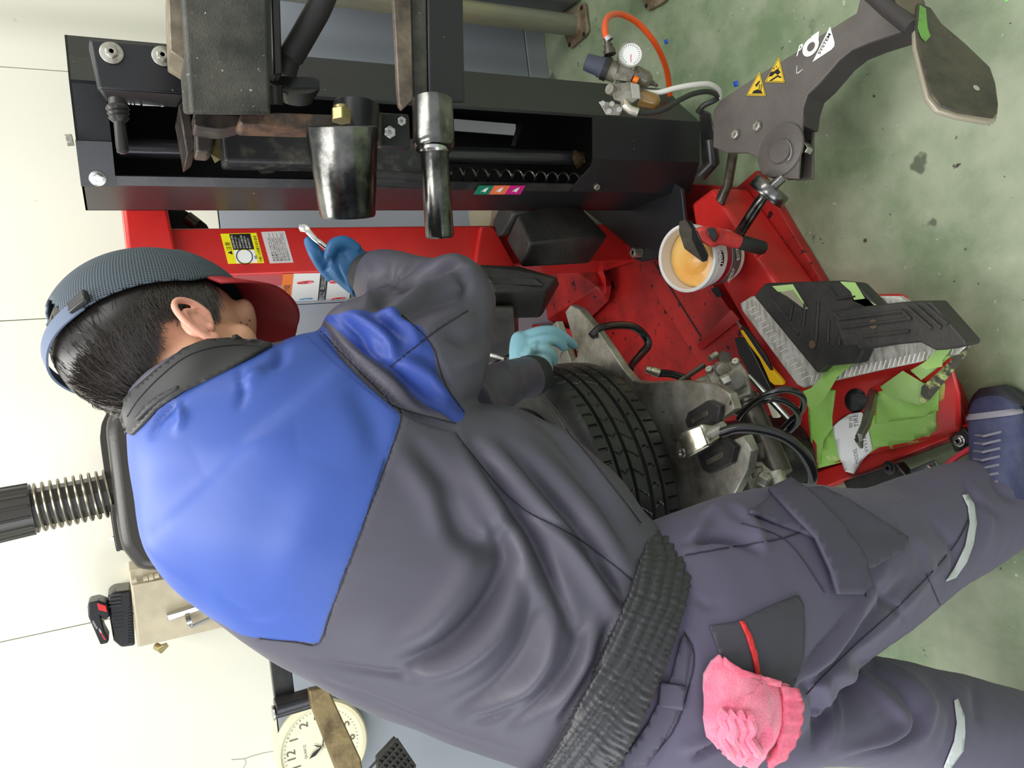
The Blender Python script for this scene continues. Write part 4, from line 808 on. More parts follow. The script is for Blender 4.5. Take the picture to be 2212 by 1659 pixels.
MB().lathe(WC + [0, 0, .11], (0, 0, 1), [(0, .177), (.012, .177), (.016, .09), (.03, .08), (.034, .03), (.02, .028)], 64).build('wheel_disc', mat('dark_wheel_rim', (66, 66, 70), .2, .9), wh)

# clamping cylinder under the table
cw = castalu
hull(dz([(1470, 835, 1.72), (1560, 790, 1.72), (1600, 900, 1.6), (1545, 880, 1.62), (1470, 860, 1.72), (1500, 880, 1.75)]), 'casting', castalu, tc, bevel=.003)
MB().tube([P(1456, 832, 1.74), P(1523, 787, 1.72)], .006, 8).build('tie_rod', greytube, tc)
fpA = plane3((1525, 790, 1.66), (1595, 780, 1.62), (1560, 870, 1.58))
plate('cylinder_flange', rrect([(1520, 792), (1594, 776), (1612, 800), (1622, 850), (1552, 872), (1544, 850)], 4, .14), fpA, .02, castalu, tc, bevel=.003)
for q in ((1533, 800), (1590, 783), (1558, 866)): bolt('bolt', fpA.at(*q, .001), -fpA.n, .0085, galv, tc)
MB().tube([fpA.at(1556, 795, .0), fpA.at(1563, 800, .03)], .015, 20).build('valve_cap', castalu, tc, bevel=.002)
for r_, o_ in ((.021, .0), (.014, .008), (.021, .016), (.014, .024), (.017, .03)): MB().lathe(fpA.at(1588, 820, o_), P(1592, 835, 1.55) - P(1588, 815, 1.6), [(0, r_), (.007, r_)], 24).build('rod_washer', galv, tc)
MB().tube([P(1558, 826, 1.55), P(1575, 818, 1.55)], .012, 6).build('elbow_fitting', galv, tc, bevel=.001)
MB().tube([P(1562, 828, 1.56), P(1567, 855, 1.57)], .011, 16).build('elbow_fitting', galv, tc)
MB().tube([P(1595, 830, 1.6), P(1618, 870, 1.58)], .02, 24).build('cylinder_rod', greytube, tc)
MB().tube([P(1610, 860, 1.6), P(1640, 930, 1.56), P(1682, 1026, 1.52)], .028, 28).build('cylinder_tube', mat('grey_cylinder', (92, 88, 80), .35, .6, .5, 60, col2=(66, 60, 54), cscale=16), tc)
MB().lathe(P(1638, 962, 1.555), P(1645, 980, 1.55) - P(1638, 962, 1.555), [(0, .033), (.03, .033), (.034, .03)], 28).build('cylinder_band', greytube, tc)
hull(dz([(1612, 960, 1.56), (1630, 950, 1.55), (1650, 962, 1.55), (1640, 985, 1.55), (1612, 972, 1.57), (1650, 962, 1.6)]), 'lug', greytube, tc, bevel=.002)
hull(dz([(1548, 768 + 0, 1.7), (1562, 756, 1.7), (1580, 762, 1.7), (1582, 790, 1.68), (1555, 785, 1.69), (1548, 768, 1.74), (1582, 790, 1.74)]), 'sensor_cap', mat('dirty_brown_plastic', (66, 56, 50), .5), tc, bevel=.003)
MB().tube([P(1533, 775, 1.69), P(1548, 765, 1.7)], .007, 12).build('sensor_tip', galv, tc)
fpB = plane3((1620, 1010, 1.52), (1690, 1010, 1.5), (1650, 1060, 1.48))
plate('cylinder_flange', rrect([(1606, 1012), (1640, 985), (1690, 1000), (1702, 1040), (1680, 1070), (1620, 1070)], 4, .14), fpB, .02, castalu, tc, bevel=.003)
MB().tube([P(1633, 1010, 1.48), P(1638, 1030, 1.48)], .012, 16).build('elbow_fitting', galv, tc); MB().tube([P(1640, 1032, 1.47), P(1660, 1042, 1.46)], .0145, 6).build('elbow_fitting', galv, tc, bevel=.001)
MB().tube([P(1668, 1022, 1.5), P(1680, 1050, 1.49)], .02, 18).build('rod_washer', galv, tc)
MB().tube([P(1610, 980, 1.56), P(1634, 1012, 1.5)], .004, 10).build('thin_rod', steel, tc)
hull(dz([(1560, 1085, 1.6), (1650, 1050, 1.58), (1700, 1060, 1.52), (1690, 1100, 1.5), (1560, 1120, 1.6), (1600, 1090, 1.7)]), 'casting', castalu, tc, bevel=.003)
# fitting of the lower hose
cyl('hose_fitting', (1395, 797), (1424, 806), [(0, 7), (.3, 9), (.35, 7), (.5, 10), (1, 10)], (1.78, 1.78), mat('nickel_fitting', (176, 172, 150), .3, .8), tc, 20)
bh = mat('black_gloss_hose', (26, 26, 27), .22, 0, coat=.4)
hose('black_hose', [(1278, 726, 1.75), (1296, 710, 1.76), (1330, 703, 1.8), (1368, 706, 1.84), (1392, 724, 1.86), (1400, 745, 1.86), (1385, 765, 1.84), (1368, 785, 1.8), (1360, 800, 1.76)], .0095, bh, 'black hose looping over the red base beside the table corner')
hose('black_hose', [(1422, 806, 1.78), (1450, 808, 1.8), (1478, 818, 1.82), (1500, 836, 1.84)], .0095, bh, 'black hose with a nickel fitting going under the metal casting')
hose('black_hose', [(1596, 905, 1.52), (1612, 885, 1.5), (1645, 858, 1.46), (1690, 842, 1.44), (1722, 848, 1.45), (1736, 865, 1.48), (1730, 888, 1.52), (1712, 905, 1.55), (1692, 925, 1.58)], .0065, bh, 'outer of two black hose loops by the yellow knife')
hose('black_hose', [(1610, 882, 1.52), (1635, 870, 1.5), (1672, 862, 1.48), (1703, 872, 1.49), (1722, 892, 1.51), (1722, 912, 1.54), (1706, 930, 1.57)], .0065, bh, 'inner of two black hose loops by the yellow knife')
hose('black_hose', [(1558, 936, 1.36), (1592, 926, 1.35), (1640, 928, 1.34), (1690, 942, 1.34), (1728, 970, 1.35), (1750, 1005, 1.37), (1754, 1035, 1.4), (1738, 1062, 1.46), (1720, 1080, 1.5)], .0095, bh, 'thick black hose from the chrome jaw arching down to the trouser leg')

# ------------------------------------------------------------------ paste bucket and brush
bu = thing('paste_bucket', PZ(1560, 560, .12), 'white paste bucket with red and grey label and orange tyre paste inside', 'bucket')
bc = P(1482, 558, 1.86); bax = P(1566, 552, 1.97) - P(1482, 558, 1.86); bax /= np.linalg.norm(bax)
bwm = mat('white_bucket_plastic', (232, 230, 226), .3, 0, .5, 30, fleck=((70, 50, 44), 16, .70))
Rb = .0655
Rb = .066 * 1.17
MB().lathe(bc + bax * .0, bax, [(.045, .05), (.045, Rb - .006), (.0, Rb - .003), (-.002, Rb), (.0, Rb + .005), (.010, Rb + .005), (.012, Rb + .001), (.020, Rb + .001), (.021, Rb + .003), (.028, Rb + .003), (.03, Rb - .002), (.15, Rb - .010), (.153, .05)], 56).build('bucket_body', bwm, bu, auto=45)
MB().lathe(bc, bax, [(.066, Rb - .0035), (.088, Rb - .005), (.0885, Rb - .007), (.0695, Rb - .007)], 56).build('red_band', mat('dark_red_label', (150, 22, 44), .3), bu)
MB().lathe(bc, bax, [(.092, Rb - .0045), (.132, Rb - .0075), (.1325, Rb - .0095), (.0915, Rb - .0065)], 56).build('grey_band', mat('grey_label', (92, 90, 88), .35), bu)
pst = mat('orange_tyre_paste', (246, 178, 84), .3, 0, 2.5, 22, col2=(240, 200, 120), cscale=12)
MB().lathe(bc, bax, [(.044, .0), (.03, .03), (.035, .05), (.036, Rb - .0065), (.046, Rb - .0065), (.046, .01)], 40).build('tyre_paste', pst, bu)
MB().lathe(bc + bax * .03, bax, [(-.008, .008), (-.004, .03), (.004, .044)], 30).build('tyre_paste', pst, bu)
# oval badge on the side wall
bt_ = bvh_of([o for o in COL.objects if o.name == 'bucket_body'][0])
bd = wrap('oval_badge', [(1558 + 5.5 * math.cos(a), 558 + 17 * math.sin(a)) for a in np.linspace(0, 6.283, 24, endpoint=False)], bt_, .0012, .0005, mblack, bu, 20)
tpl_ = Plane(P(1558, 558, 1.86), FW); 
h_, n_, _, _ = bt_.ray_cast(Vector(CAM), Vector(ray(1558, 558)).normalized())
if h_ is not None: text('TECH', Plane(h_, n_), (1562, 573), (1560, 543), (1554, 573), mwhite, bu, off=.004, bold=.02)
h_, n_, _, _ = bt_.ray_cast(Vector(CAM), Vector(ray(1594, 545)).normalized())
if h_ is not None:
    q_ = Plane(h_, n_); plate('barcode', [(1590, 538), (1596, 536), (1598, 560), (1592, 563)], q_, .0004, mwhite, bu, off=.003)
    for i in range(6): plate('barcode_bar', [(1591, 541 + 3.2 * i), (1597, 540 + 3.2 * i), (1597, 541.4 + 3.2 * i), (1591, 542.4 + 3.2 * i)], q_, .0003, mblack, bu, off=.0036)
    text('PREMIUM', q_, (1576, 612), (1588, 584), (1571, 606), mwhite, bu, off=.006)
br = thing('paste_brush', P(1540, 510, 1.84), 'red and black handled paste brush with a grey sponge resting on the bucket rim', 'brush')
spm = mat('grey_sponge', (86, 80, 70), .9, 0, 4, 70, col2=(60, 56, 48), cscale=20)
hull(dz([(1466, 478, 1.80), (1482, 474, 1.79), (1500, 500, 1.78), (1528, 560, 1.79), (1520, 568, 1.8), (1505, 556, 1.83), (1478, 538, 1.83), (1466, 500, 1.83), (1482, 474, 1.84), (1528, 560, 1.84)]), 'sponge', spm, br, bevel=.004)
hull(dz([(1484, 474, 1.8), (1493, 476, 1.78), (1506, 500, 1.76), (1530, 550, 1.77), (1528, 565, 1.79), (1516, 568, 1.8), (1500, 530, 1.79), (1488, 500, 1.8), (1506, 500, 1.82), (1530, 550, 1.82)]), 'brush_head', blackplastic, br, bevel=.004)
hull(dz([(1503, 492, 1.76), (1528, 486, 1.76), (1560, 500, 1.77), (1556, 530, 1.78), (1538, 535, 1.77), (1515, 525, 1.77), (1503, 492, 1.8), (1560, 510, 1.81), (1538, 535, 1.81)]), 'red_neck', mat('dirty_red_rubber', (206, 60, 56), .5, 0, .4, 60, col2=(120, 40, 40), cscale=16, cfac=(.5, .75)), br, bevel=.008, seg=3)
hull(dz([(1526, 494, 1.752), (1544, 492, 1.752), (1550, 505, 1.752), (1545, 525, 1.76), (1532, 512, 1.755), (1526, 494, 1.77), (1550, 505, 1.77), (1545, 525, 1.77)]), 'black_inlay', blackplastic, br, bevel=.002)
cyl('red_grip', (1545, 508), (1595, 522), [(0, 18), (.2, 17.5), (1, 15.5)], (1.78, 1.8), MATS['dirty_red_rubber'], br, 28)
cyl('black_grip', (1590, 520), (1650, 537), [(0, 15.5), (.03, 16), (.95, 15.5), (1, 13)], (1.8, 1.83), mat('ribbed_black_grip', (40, 42, 40), .6, 0, .5, 400), br, 28)
plate('hanging_loop', [(1645, 545), (1654, 533), (1657, 541), (1640, 556), (1632, 556), (1634, 551)], plane3((1645, 545, 1.83), (1654, 533, 1.83), (1634, 551, 1.84)), .004, mred, br, bevel=.001)

# ------------------------------------------------------------------ small tools in the tray
kz = .2
kn = thing('utility_knife', PZ(1650, 770, kz), 'yellow snap-off utility knife lying beside the pedal plate', 'knife')
slab('yellow_body', [(1598, 714), (1604, 712), (1615, 728), (1655, 785), (1680, 812), (1690, 824), (1688, 832), (1672, 832), (1662, 824), (1654, 805), (1640, 775), (1612, 738)], kz + .012, .012, mat('yellow_knife_plastic', (240, 190, 16), .35), kn, bevel=.002)
slab('blade_channel', [(1600, 706), (1604, 703), (1622, 722), (1655, 770), (1668, 800), (1664, 800), (1650, 780), (1618, 732)], kz + .013, .006, blackplastic, kn, bevel=.001)
slab('blade', [(1588, 692), (1592, 692), (1604, 706), (1600, 710)], kz + .011, .001, steel, kn, bevel=0)
f1 = slab('file_case', [(1586, 730), (1606, 728), (1625, 760), (1660, 830), (1668, 850), (1645, 850), (1622, 815), (1595, 765)], kz + .015, .018, blackplastic, None, bevel=.002); tag(f1, 'long black plastic tool case lying beside the yellow knife', 'case')
for i, (px, m_, lab_) in enumerate((([(1631, 815), (1642, 812), (1660, 850), (1682, 895), (1680, 903), (1668, 903), (1655, 870), (1636, 838)], mat('ivory_plastic', (214, 210, 184), .4), 'ivory plastic tool handle lying under the black hose loops'),)):
    tag(slab('tool_handle', px, kz + .012, .012, m_, None, bevel=.003), lab_, 'tool')
sd = MB().tube([P(1617, 812, 1.64), P(1660, 858, 1.6), P(1708, 911, 1.57)], [.005, .007, .006], 12).build('chrome_lever', steel, None); tag(sd, 'slim chrome tyre lever lying under the black hose loops', 'lever')

# ------------------------------------------------------------------ the man
def loft(secs, n=40, sub=4, e=2.2):
    """solid through cross-sections: (x1, y1, x2, y2, depth1, depth2, half thickness) - two outline pixels and their distances"""
    q = np.array([[*P(s[0], s[1], s[4]), *P(s[2], s[3], s[5]), s[6]] for s in secs]); q = catmull(q, sub)
    A, B, th = q[:, :3], q[:, 3:6], q[:, 6]; C = (A + B) / 2; k = len(q); mb = MB(); V = []
    for i in range(k):
        tan = C[min(i + 1, k - 1)] - C[max(i - 1, 0)]; a = (B[i] - A[i]) / 2; b = np.cross(a, tan); b /= np.linalg.norm(b) + 1e-9
        if b @ FW < 0: b = -b
        for j in range(n):
            c, s = math.cos(2 * math.pi * j / n), math.sin(2 * math.pi * j / n)
            V.append(C[i] + a * math.copysign(abs(c) ** (2 / e), c) + b * th[i] * math.copysign(abs(s) ** (2 / e), s))
    f = [(i * n + j, i * n + (j + 1) % n, (i + 1) * n + (j + 1) % n, (i + 1) * n + j) for i in range(k - 1) for j in range(n)] + [tuple(range(n - 1, -1, -1)), tuple(range((k - 1) * n, k * n))]
    return mb.add(V, f)
def ellips(c, ax, r, n=24):
    mb = MB(); V = []; c = np.array(c)
    for i in range(1, n):
        t = math.pi * i / n
        for j in range(n): p = 2 * math.pi * j / n; V.append(c + ax[0] * r[0] * math.sin(t) * math.cos(p) + ax[1] * r[1] * math.sin(t) * math.sin(p) + ax[2] * r[2] * math.cos(t))
    m_ = n - 1; V += [c + ax[2] * r[2], c - ax[2] * r[2]]
    f = [(i * n + j, i * n + (j + 1) % n, (i + 1) * n + (j + 1) % n, (i + 1) * n + j) for i in range(m_ - 1) for j in range(n)]
    f += [(m_ * n, (j + 1) % n, j) for j in range(n)] + [(m_ * n + 1, (m_ - 1) * n + j, (m_ - 1) * n + (j + 1) % n) for j in range(n)]
    return mb.add(V, f)
def fuse(parts, voxel, smooth=4, lam=.5):
    """union of closed solids as one continuous skin; returns vertex array, quads"""
    mb = MB()
    for p in parts: mb.add(p.v, p.f)
    o = bpy.data.objects.new('tmp', mb.mesh('tmp')); COL.objects.link(o)
    r = o.modifiers.new('r', 'REMESH'); r.mode = 'VOXEL'; r.voxel_size = voxel; r.adaptivity = 0
    dg = bpy.context.evaluated_depsgraph_get(); dg.update(); me = bpy.data.meshes.new_from_object(o.evaluated_get(dg)); bpy.data.objects.remove(o)
    return me, smoothv(me, smooth, lam)
def edges_of(me): E_ = np.empty(len(me.edges) * 2, np.int32); me.edges.foreach_get('vertices', E_); return E_.reshape(-1, 2)
def getv(me): V = np.empty(len(me.vertices) * 3, np.float32); me.vertices.foreach_get('co', V); return V.reshape(-1, 3).astype(float)
def setv(me, V): me.vertices.foreach_set('co', V.astype(np.float32).ravel()); me.update()
def smoothv(me, it, lam=.5):
    V = getv(me); E_ = edges_of(me); n = len(V); deg = np.bincount(E_.ravel(), minlength=n)[:, None].clip(1)
    for _ in range(it):
        S = np.zeros_like(V)
        for k in range(3): S[:, k] = np.bincount(E_[:, 0], V[E_[:, 1], k], n) + np.bincount(E_[:, 1], V[E_[:, 0], k], n)
        V += lam * (S / deg - V)
    setv(me, V); return V
def normals(me): N_ = np.empty(len(me.vertices) * 3, np.float32); me.vertices.foreach_get('normal', N_); return N_.reshape(-1, 3).astype(float)
def polydist(PX, line):
    best = np.full(len(PX), 1e9); par = np.zeros(len(PX)); L_ = np.array(line, float); seg = np.linalg.norm(np.diff(L_, axis=0), axis=1); tot = seg.sum(); acc = 0
    for a, b, s in zip(L_[:-1], L_[1:], seg):
        t = (((PX - a) @ (b - a)) / (s * s + 1e-9)).clip(0, 1); d = np.linalg.norm(PX - (a + t[:, None] * (b - a)), axis=1); u = d < best
        best[u] = d[u]; par[u] = (acc + t[u] * s) / tot; acc += s
    return best, par
def folds(me, fl_, noise=.0, facing=.05):
    """press real creases (negative) and ridges (positive, metres) into the cloth along lines"""
    V = getv(me); N_ = normals(me); PX, dep = project(V); front = ((N_ * (V - CAM)).sum(1) < -facing * dep); D = np.zeros(len(V))
    for line, wd, amp in fl_:
        ln_ = catmull(np.array(line, float), 5) if len(line) > 2 else np.array(line, float)
        bb0, bb1 = ln_.min(0) - 3 * wd, ln_.max(0) + 3 * wd
        sel = front & (PX > bb0).all(1) & (PX < bb1).all(1)
        if not sel.any(): continue
        d, t = polydist(PX[sel], ln_); D[sel] += 1.3 * amp * np.exp(-(d / wd) ** 2) * np.sin(np.pi * (t * .94 + .03)).clip(0, 1) ** .6
    if noise: D += noise * (np.sin(V @ [31, 17, 23]) * np.sin(V @ [-13, 29, 11] + 1) + .5 * np.sin(V @ [61, -43, 37] + 2) * np.sin(V @ [23, 51, -67]))
    setv(me, V + N_ * D[:, None])
def sdpoly(PX, poly):
    """signed distance (inside negative) to a closed pixel outline"""
    Q = np.array(poly, float); Q = np.vstack([Q, Q[:1]]); d, _ = polydist(PX, Q); ins = np.zeros(len(PX), bool)
    for a, b in zip(Q[:-1], Q[1:]):
        c = ((a[1] > PX[:, 1]) != (b[1] > PX[:, 1])) & (PX[:, 0] < (b[0] - a[0]) * (PX[:, 1] - a[1]) / (b[1] - a[1] + 1e-12) + a[0]); ins ^= c
    return np.where(ins, -d, d)
def attr(me, name, val): a = me.attributes.new(name, 'FLOAT', 'POINT'); a.data.foreach_set('value', val.astype(np.float32))
def panel_mat(name, base, panels, rough=.5, weave=.1, wscale=900, spec=.3, sheen=0.):
    """cloth whose sewn panels are picked by mesh attributes; panels = [(attribute, colour, half width or None)]"""
    m = mat(name, base, rough, 0, weave, wscale, spec=spec, sheen=sheen); nt = m.node_tree; N = nt.nodes; L = nt.links; b = N['Principled BSDF']; cur = None
    for an, c, hw in panels:
        a = N.new('ShaderNodeAttribute'); a.attribute_name = an; r = N.new('ShaderNodeMapRange'); r.inputs[1].default_value = -.8 if hw is None else hw + .8; r.inputs[2].default_value = .8 if hw is None else hw - .0
        if hw is None: r.inputs[3].default_value = 1; r.inputs[4].default_value = 0
        L.new(a.outputs['Fac'], r.inputs[0]); x = N.new('ShaderNodeMix'); x.data_type = 'RGBA'; L.new(r.outputs[0], x.inputs[0])
        if cur is None: x.inputs[6].default_value = (*sl(base), 1)
        else: L.new(cur, x.inputs[6])
        x.inputs[7].default_value = (*sl(c), 1); cur = x.outputs[2]
    L.new(cur, b.inputs['Base Color']); return m

man = thing('person', PZ(2190, 1090, 0), 'man in blue and dark grey work jacket and cap, back turned, bending over the wheel', 'person')
skin = mat('skin', (224, 172, 140), .5, 0, .3, 200, col2=(214, 156, 126), cscale=20, spec=.35)
skin.node_tree.nodes['Principled BSDF'].inputs['Subsurface Weight'].default_value = .08

# jacket
torso = loft([(300, 900, 560, 770, .95, .97, .07), (287, 945, 610, 735, .95, .97, .1), (296, 1060, 700, 715, .955, .98, .12), (330, 1170, 800, 745, .97, .99, .135), (400, 1268, 890, 800, .97, .99, .14),
              (500, 1345, 960, 850, .97, 1.0, .145), (620, 1430, 1030, 872, .98, 1.02, .145), (770, 1515, 1110, 880, .99, 1.05, .145), (920, 1578, 1215, 935, 1.0, 1.07, .14), (1040, 1625, 1310, 1010, 1.0, 1.08, .135),
              (1130, 1655, 1385, 1105, 1.0, 1.08, .13), (1200, 1690, 1440, 1150, 1.01, 1.08, .12)], 64, 5)
uarm = loft([(690, 760, 930, 960, .98, .98, .07), (698, 690, 985, 915, 1.0, 1.0, .085), (750, 672, 1030, 862, 1.03, 1.03, .085), (820, 650, 1054, 780, 1.07, 1.07, .08), (900, 590, 1058, 690, 1.1, 1.1, .072), (965, 574, 1040, 640, 1.12, 1.12, .05)], 40, 5)
farm = loft([(1000, 760, 1045, 600, 1.1, 1.1, .05), (990, 745, 985, 568, 1.12, 1.12, .06), (915, 715, 912, 552, 1.14, 1.14, .06), (850, 694, 855, 540, 1.17, 1.17, .055), (795, 665, 822, 541, 1.2, 1.2, .042), (768, 625, 806, 550, 1.21, 1.21, .036)], 40, 5)
larm = loft([(1000, 820, 1010, 960, 1.2, 1.2, .05), (1050, 790, 1070, 900, 1.32, 1.32, .05), (1090, 778, 1115, 868, 1.42, 1.42, .048), (1125, 772, 1150, 858, 1.48, 1.48, .046), (1142, 772, 1172, 848, 1.5, 1.5, .042)], 32, 5)
jm, _ = fuse([torso, uarm, farm, larm], .0042, 6)
V_ = getv(jm); PXJ, dj = project(V_); NJ = normals(jm); backf = (NJ * (V_ - CAM)).sum(1) > .02
blue_back = [(560, 748), (594, 742), (607, 738), (640, 712), (672, 694), (695, 704), (740, 765), (790, 820), (828, 852), (860, 880), (866, 905), (838, 990), (790, 1120), (745, 1240), (710, 1330), (688, 1390), (640, 1388), (580, 1384), (520, 1370), (440, 1330), (300, 1250), (230, 1050), (265, 940), (283, 915), (330, 880), (400, 842), (480, 800), (520, 775)]
blue_slv = [(694, 688), (712, 680), (740, 676), (760, 672), (800, 668), (835, 667), (868, 680), (905, 705), (932, 745), (945, 790), (962, 830), (990, 868), (1006, 888), (1000, 905), (985, 912), (960, 890), (900, 848), (845, 800), (790, 765), (745, 728), (715, 702)]
for nm, pol in (('blue_back', blue_back), ('blue_sleeve', blue_slv)):
    s_ = sdpoly(PXJ, pol); s_[backf] = 40; attr(jm, nm, s_)
seam_l = [[(860, 880), (866, 905), (838, 990), (790, 1120), (745, 1240), (710, 1330), (688, 1390), (640, 1388), (560, 1380)], [(672, 694), (740, 765), (828, 852), (860, 880), (985, 915)], [(843, 792), (925, 728), (965, 700), (1010, 672)], [(868, 680), (932, 745), (962, 830), (1003, 890)],
          [(983, 935), (1060, 1030), (1140, 1105), (1260, 1170), (1385, 1270)], [(700, 712), (760, 778), (845, 850), (868, 885)], [(1160, 865), (1250, 960), (1330, 1060), (1385, 1130)], [(712, 690), (790, 755), (860, 812), (984, 905)]]
sd = np.full(len(V_), 99.)
for l in seam_l: d_, _t = polydist(PXJ, catmull(np.array(l, float), 6)); sd = np.minimum(sd, d_)
sd[backf] = 99; attr(jm, 'seam', sd)
folds(jm, [
    # lower back: long diagonal drapes
    ([(1020, 960), (1080, 1050), (1150, 1150), (1200, 1270), (1240, 1370)], 14, -.016), ([(1000, 990), (1060, 1080), (1120, 1180), (1165, 1290)], 20, .010), ([(1050, 960), (1130, 1050), (1210, 1150), (1290, 1260), (1340, 1350)], 22, .012),
    ([(1090, 960), (1180, 1060), (1270, 1170), (1340, 1290)], 13, -.012), ([(1125, 950), (1230, 1060), (1320, 1180), (1375, 1260)], 22, .009), ([(1160, 1110), (1240, 1170), (1320, 1260), (1360, 1320)], 11, -.009),
    ([(960, 1050), (1000, 1150), (1060, 1180), (1090, 1130)], 26, -.012), ([(870, 1440), (960, 1400), (1040, 1320), (1090, 1220), (1100, 1120)], 22, -.016), ([(850, 1400), (930, 1350), (1000, 1260), (1030, 1160)], 30, .008),
    ([(900, 1465), (1000, 1430), (1080, 1360), (1130, 1260)], 26, .012), ([(1150, 1300), (1130, 1400), (1060, 1490), (960, 1540)], 26, -.011), ([(1200, 1330), (1180, 1430), (1110, 1520)], 18, .009), ([(1260, 1340), (1230, 1430), (1170, 1510), (1090, 1570)], 16, -.009),
    ([(1290, 1330), (1260, 1450), (1200, 1540)], 14, .007), ([(1020, 1560), (1080, 1545), (1150, 1500)], 9, -.006), ([(660, 1425), (740, 1440), (860, 1460), (930, 1470)], 8, -.004), ([(700, 1470), (850, 1530), (1000, 1590), (1120, 1625)], 6, -.003),
    ([(1290, 1420), (1210, 1560)], 8, -.005), ([(1330, 1330), (1290, 1410)], 7, -.006), ([(1350, 1300), (1310, 1380)], 7, .005), ([(1180, 900), (1280, 1010), (1360, 1120)], 16, .006), ([(1230, 1010), (1300, 1090), (1350, 1180)], 12, -.006),
    ([(1130, 890), (1200, 940), (1280, 1040)], 10, -.005), ([(890, 950), (930, 1000), (985, 1060)], 20, -.007), ([(870, 990), (930, 1070), (960, 1150)], 26, .006),
    # shoulder and upper back
    ([(560, 800), (600, 780), (610, 745)], 12, -.009), ([(520, 830), (570, 800), (600, 790)], 14, .006), ([(330, 935), (350, 900), (395, 865)], 9, -.007), ([(380, 870), (395, 900), (380, 930)], 9, .005), ([(520, 795), (525, 850), (515, 880)], 9, -.004),
    ([(430, 1000), (520, 960), (640, 950)], 40, .004), ([(700, 1000), (650, 1150), (600, 1280)], 60, .004), ([(760, 830), (800, 900), (820, 980)], 30, -.005), ([(300, 1080), (330, 1180), (420, 1270)], 20, .003), ([(600, 1330), (540, 1330), (470, 1290)], 12, -.003),
    # armhole and sleeve
    ([(690, 700), (750, 770), (840, 850), (900, 895), (985, 925)], 8, -.012), ([(705, 692), (790, 756), (870, 815), (986, 905)], 6, -.004), ([(730, 735), (800, 795), (880, 855)], 12, .006),
    ([(735, 690), (770, 720), (800, 760)], 10, -.011), ([(760, 680), (800, 705), (840, 740), (850, 780)], 11, .010), ([(800, 680), (840, 700), (870, 740)], 10, -.010), ([(820, 672), (880, 705), (905, 750)], 9, .007), ([(850, 800), (900, 850), (940, 880)], 12, -.008), ([(860, 775), (920, 810), (975, 870)], 14, .008),
    ([(900, 770), (940, 790), (985, 850)], 10, -.006), ([(800, 670), (850, 625), (930, 590), (1000, 575)], 13, -.014), ([(830, 690), (880, 650), (960, 600), (1020, 585)], 13, .010), ([(870, 690), (930, 660), (1000, 640), (1040, 640)], 14, -.007), ([(905, 720), (970, 690), (1030, 690)], 20, .006),
    ([(960, 720), (1010, 740), (1050, 730)], 14, -.006), ([(980, 790), (1020, 780), (1050, 760)], 12, .005), ([(850, 560), (840, 600), (815, 650)], 12, -.006), ([(880, 560), (860, 610), (850, 650)], 13, .006), ([(930, 575), (985, 560), (1030, 600)], 10, .005), ([(985, 595), (1010, 615), (1000, 640)], 9, -.008),
    ([(790, 570), (800, 600), (790, 650)], 8, .004), ([(1060, 800), (1080, 840), (1100, 865)], 10, -.008), ([(1090, 790), (1110, 830), (1130, 860)], 9, .006), ([(1120, 785), (1140, 830)], 6, -.005),
], .0012)
smoothv(jm, 1, .4)
V_ = getv(jm); N_ = normals(jm); sv = np.zeros(len(V_))
a_ = jm.attributes['seam']; sv = np.empty(len(V_), np.float32); a_.data.foreach_get('value', sv)
setv(jm, V_ - N_ * (.0022 * np.exp(-(sv / 4.0) ** 2))[:, None])
jmat = panel_mat('work_jacket_cloth', (80, 78, 89), [('blue_back', (60, 86, 160), None), ('blue_sleeve', (52, 74, 150), None)], .46, .06, 1500, .35, .0)
jacket = finish('jacket', jm, jmat, man, auto=0)

def seam_line(px, tree, parent, m, r=.0007, off=.0006, name='seam'):
    q = catmull(np.array(px, float), 10) if len(px) > 2 else np.linspace(px[0], px[1], 12); run = []
    for x, y in q:
        h0, n0, _, _ = tree.ray_cast(Vector(CAM), Vector(ray(x, y)).normalized())
        if h0 is None: continue
        if n0.dot(Vector(ray(x, y))) > 0: n0 = -n0
        p_ = np.array(h0) + np.array(n0) * off
        if run and np.linalg.norm(p_ - run[-1][-1]) < .03: run[-1].append(p_)
        else: run.append([p_])
    mb = MB()
    for rr in run:
        if len(rr) > 2: mb.tube(rr, r, 6)
    return mb.build(name, m, parent) if mb.v else None
jt_ = bvh_of(jacket); smj = mat('seam_thread_dark', (26, 26, 34), .6)
for l in seam_l[:5] + seam_l[6:7]: seam_line(l, jt_, jacket, smj)
smb = mat('seam_thread_blue', (40, 56, 130), .6)
seam_line([(700, 1375), (735, 1260), (785, 1130), (830, 990)][::-1], jt_, jacket, smj, .0004)
seam_line([(650, 715), (740, 800), (852, 893)], jt_, jacket, smb, .0005)
seam_line([(850, 1220), (980, 1260), (1100, 1290), (1200, 1300)], jt_, jacket, smj, .0003) if False else None

cuffm = mat('black_cuff_cloth', (32, 32, 34), .6)
cm1, _ = fuse([loft([(800, 664, 824, 541, 1.2, 1.2, .043), (786, 648, 814, 545, 1.205, 1.205, .0405), (766, 624, 804, 552, 1.212, 1.212, .037)], 36, 4)], .0028, 2); finish('cuff', cm1, cuffm, jacket, auto=0)
cm2, _ = fuse([loft([(1124, 770, 1150, 860, 1.48, 1.48, .048), (1134, 770, 1164, 854, 1.49, 1.49, .0475), (1143, 772, 1174, 848, 1.5, 1.5, .044)], 36, 4)], .0028, 2); finish('cuff', cm2, cuffm, jacket, auto=0)

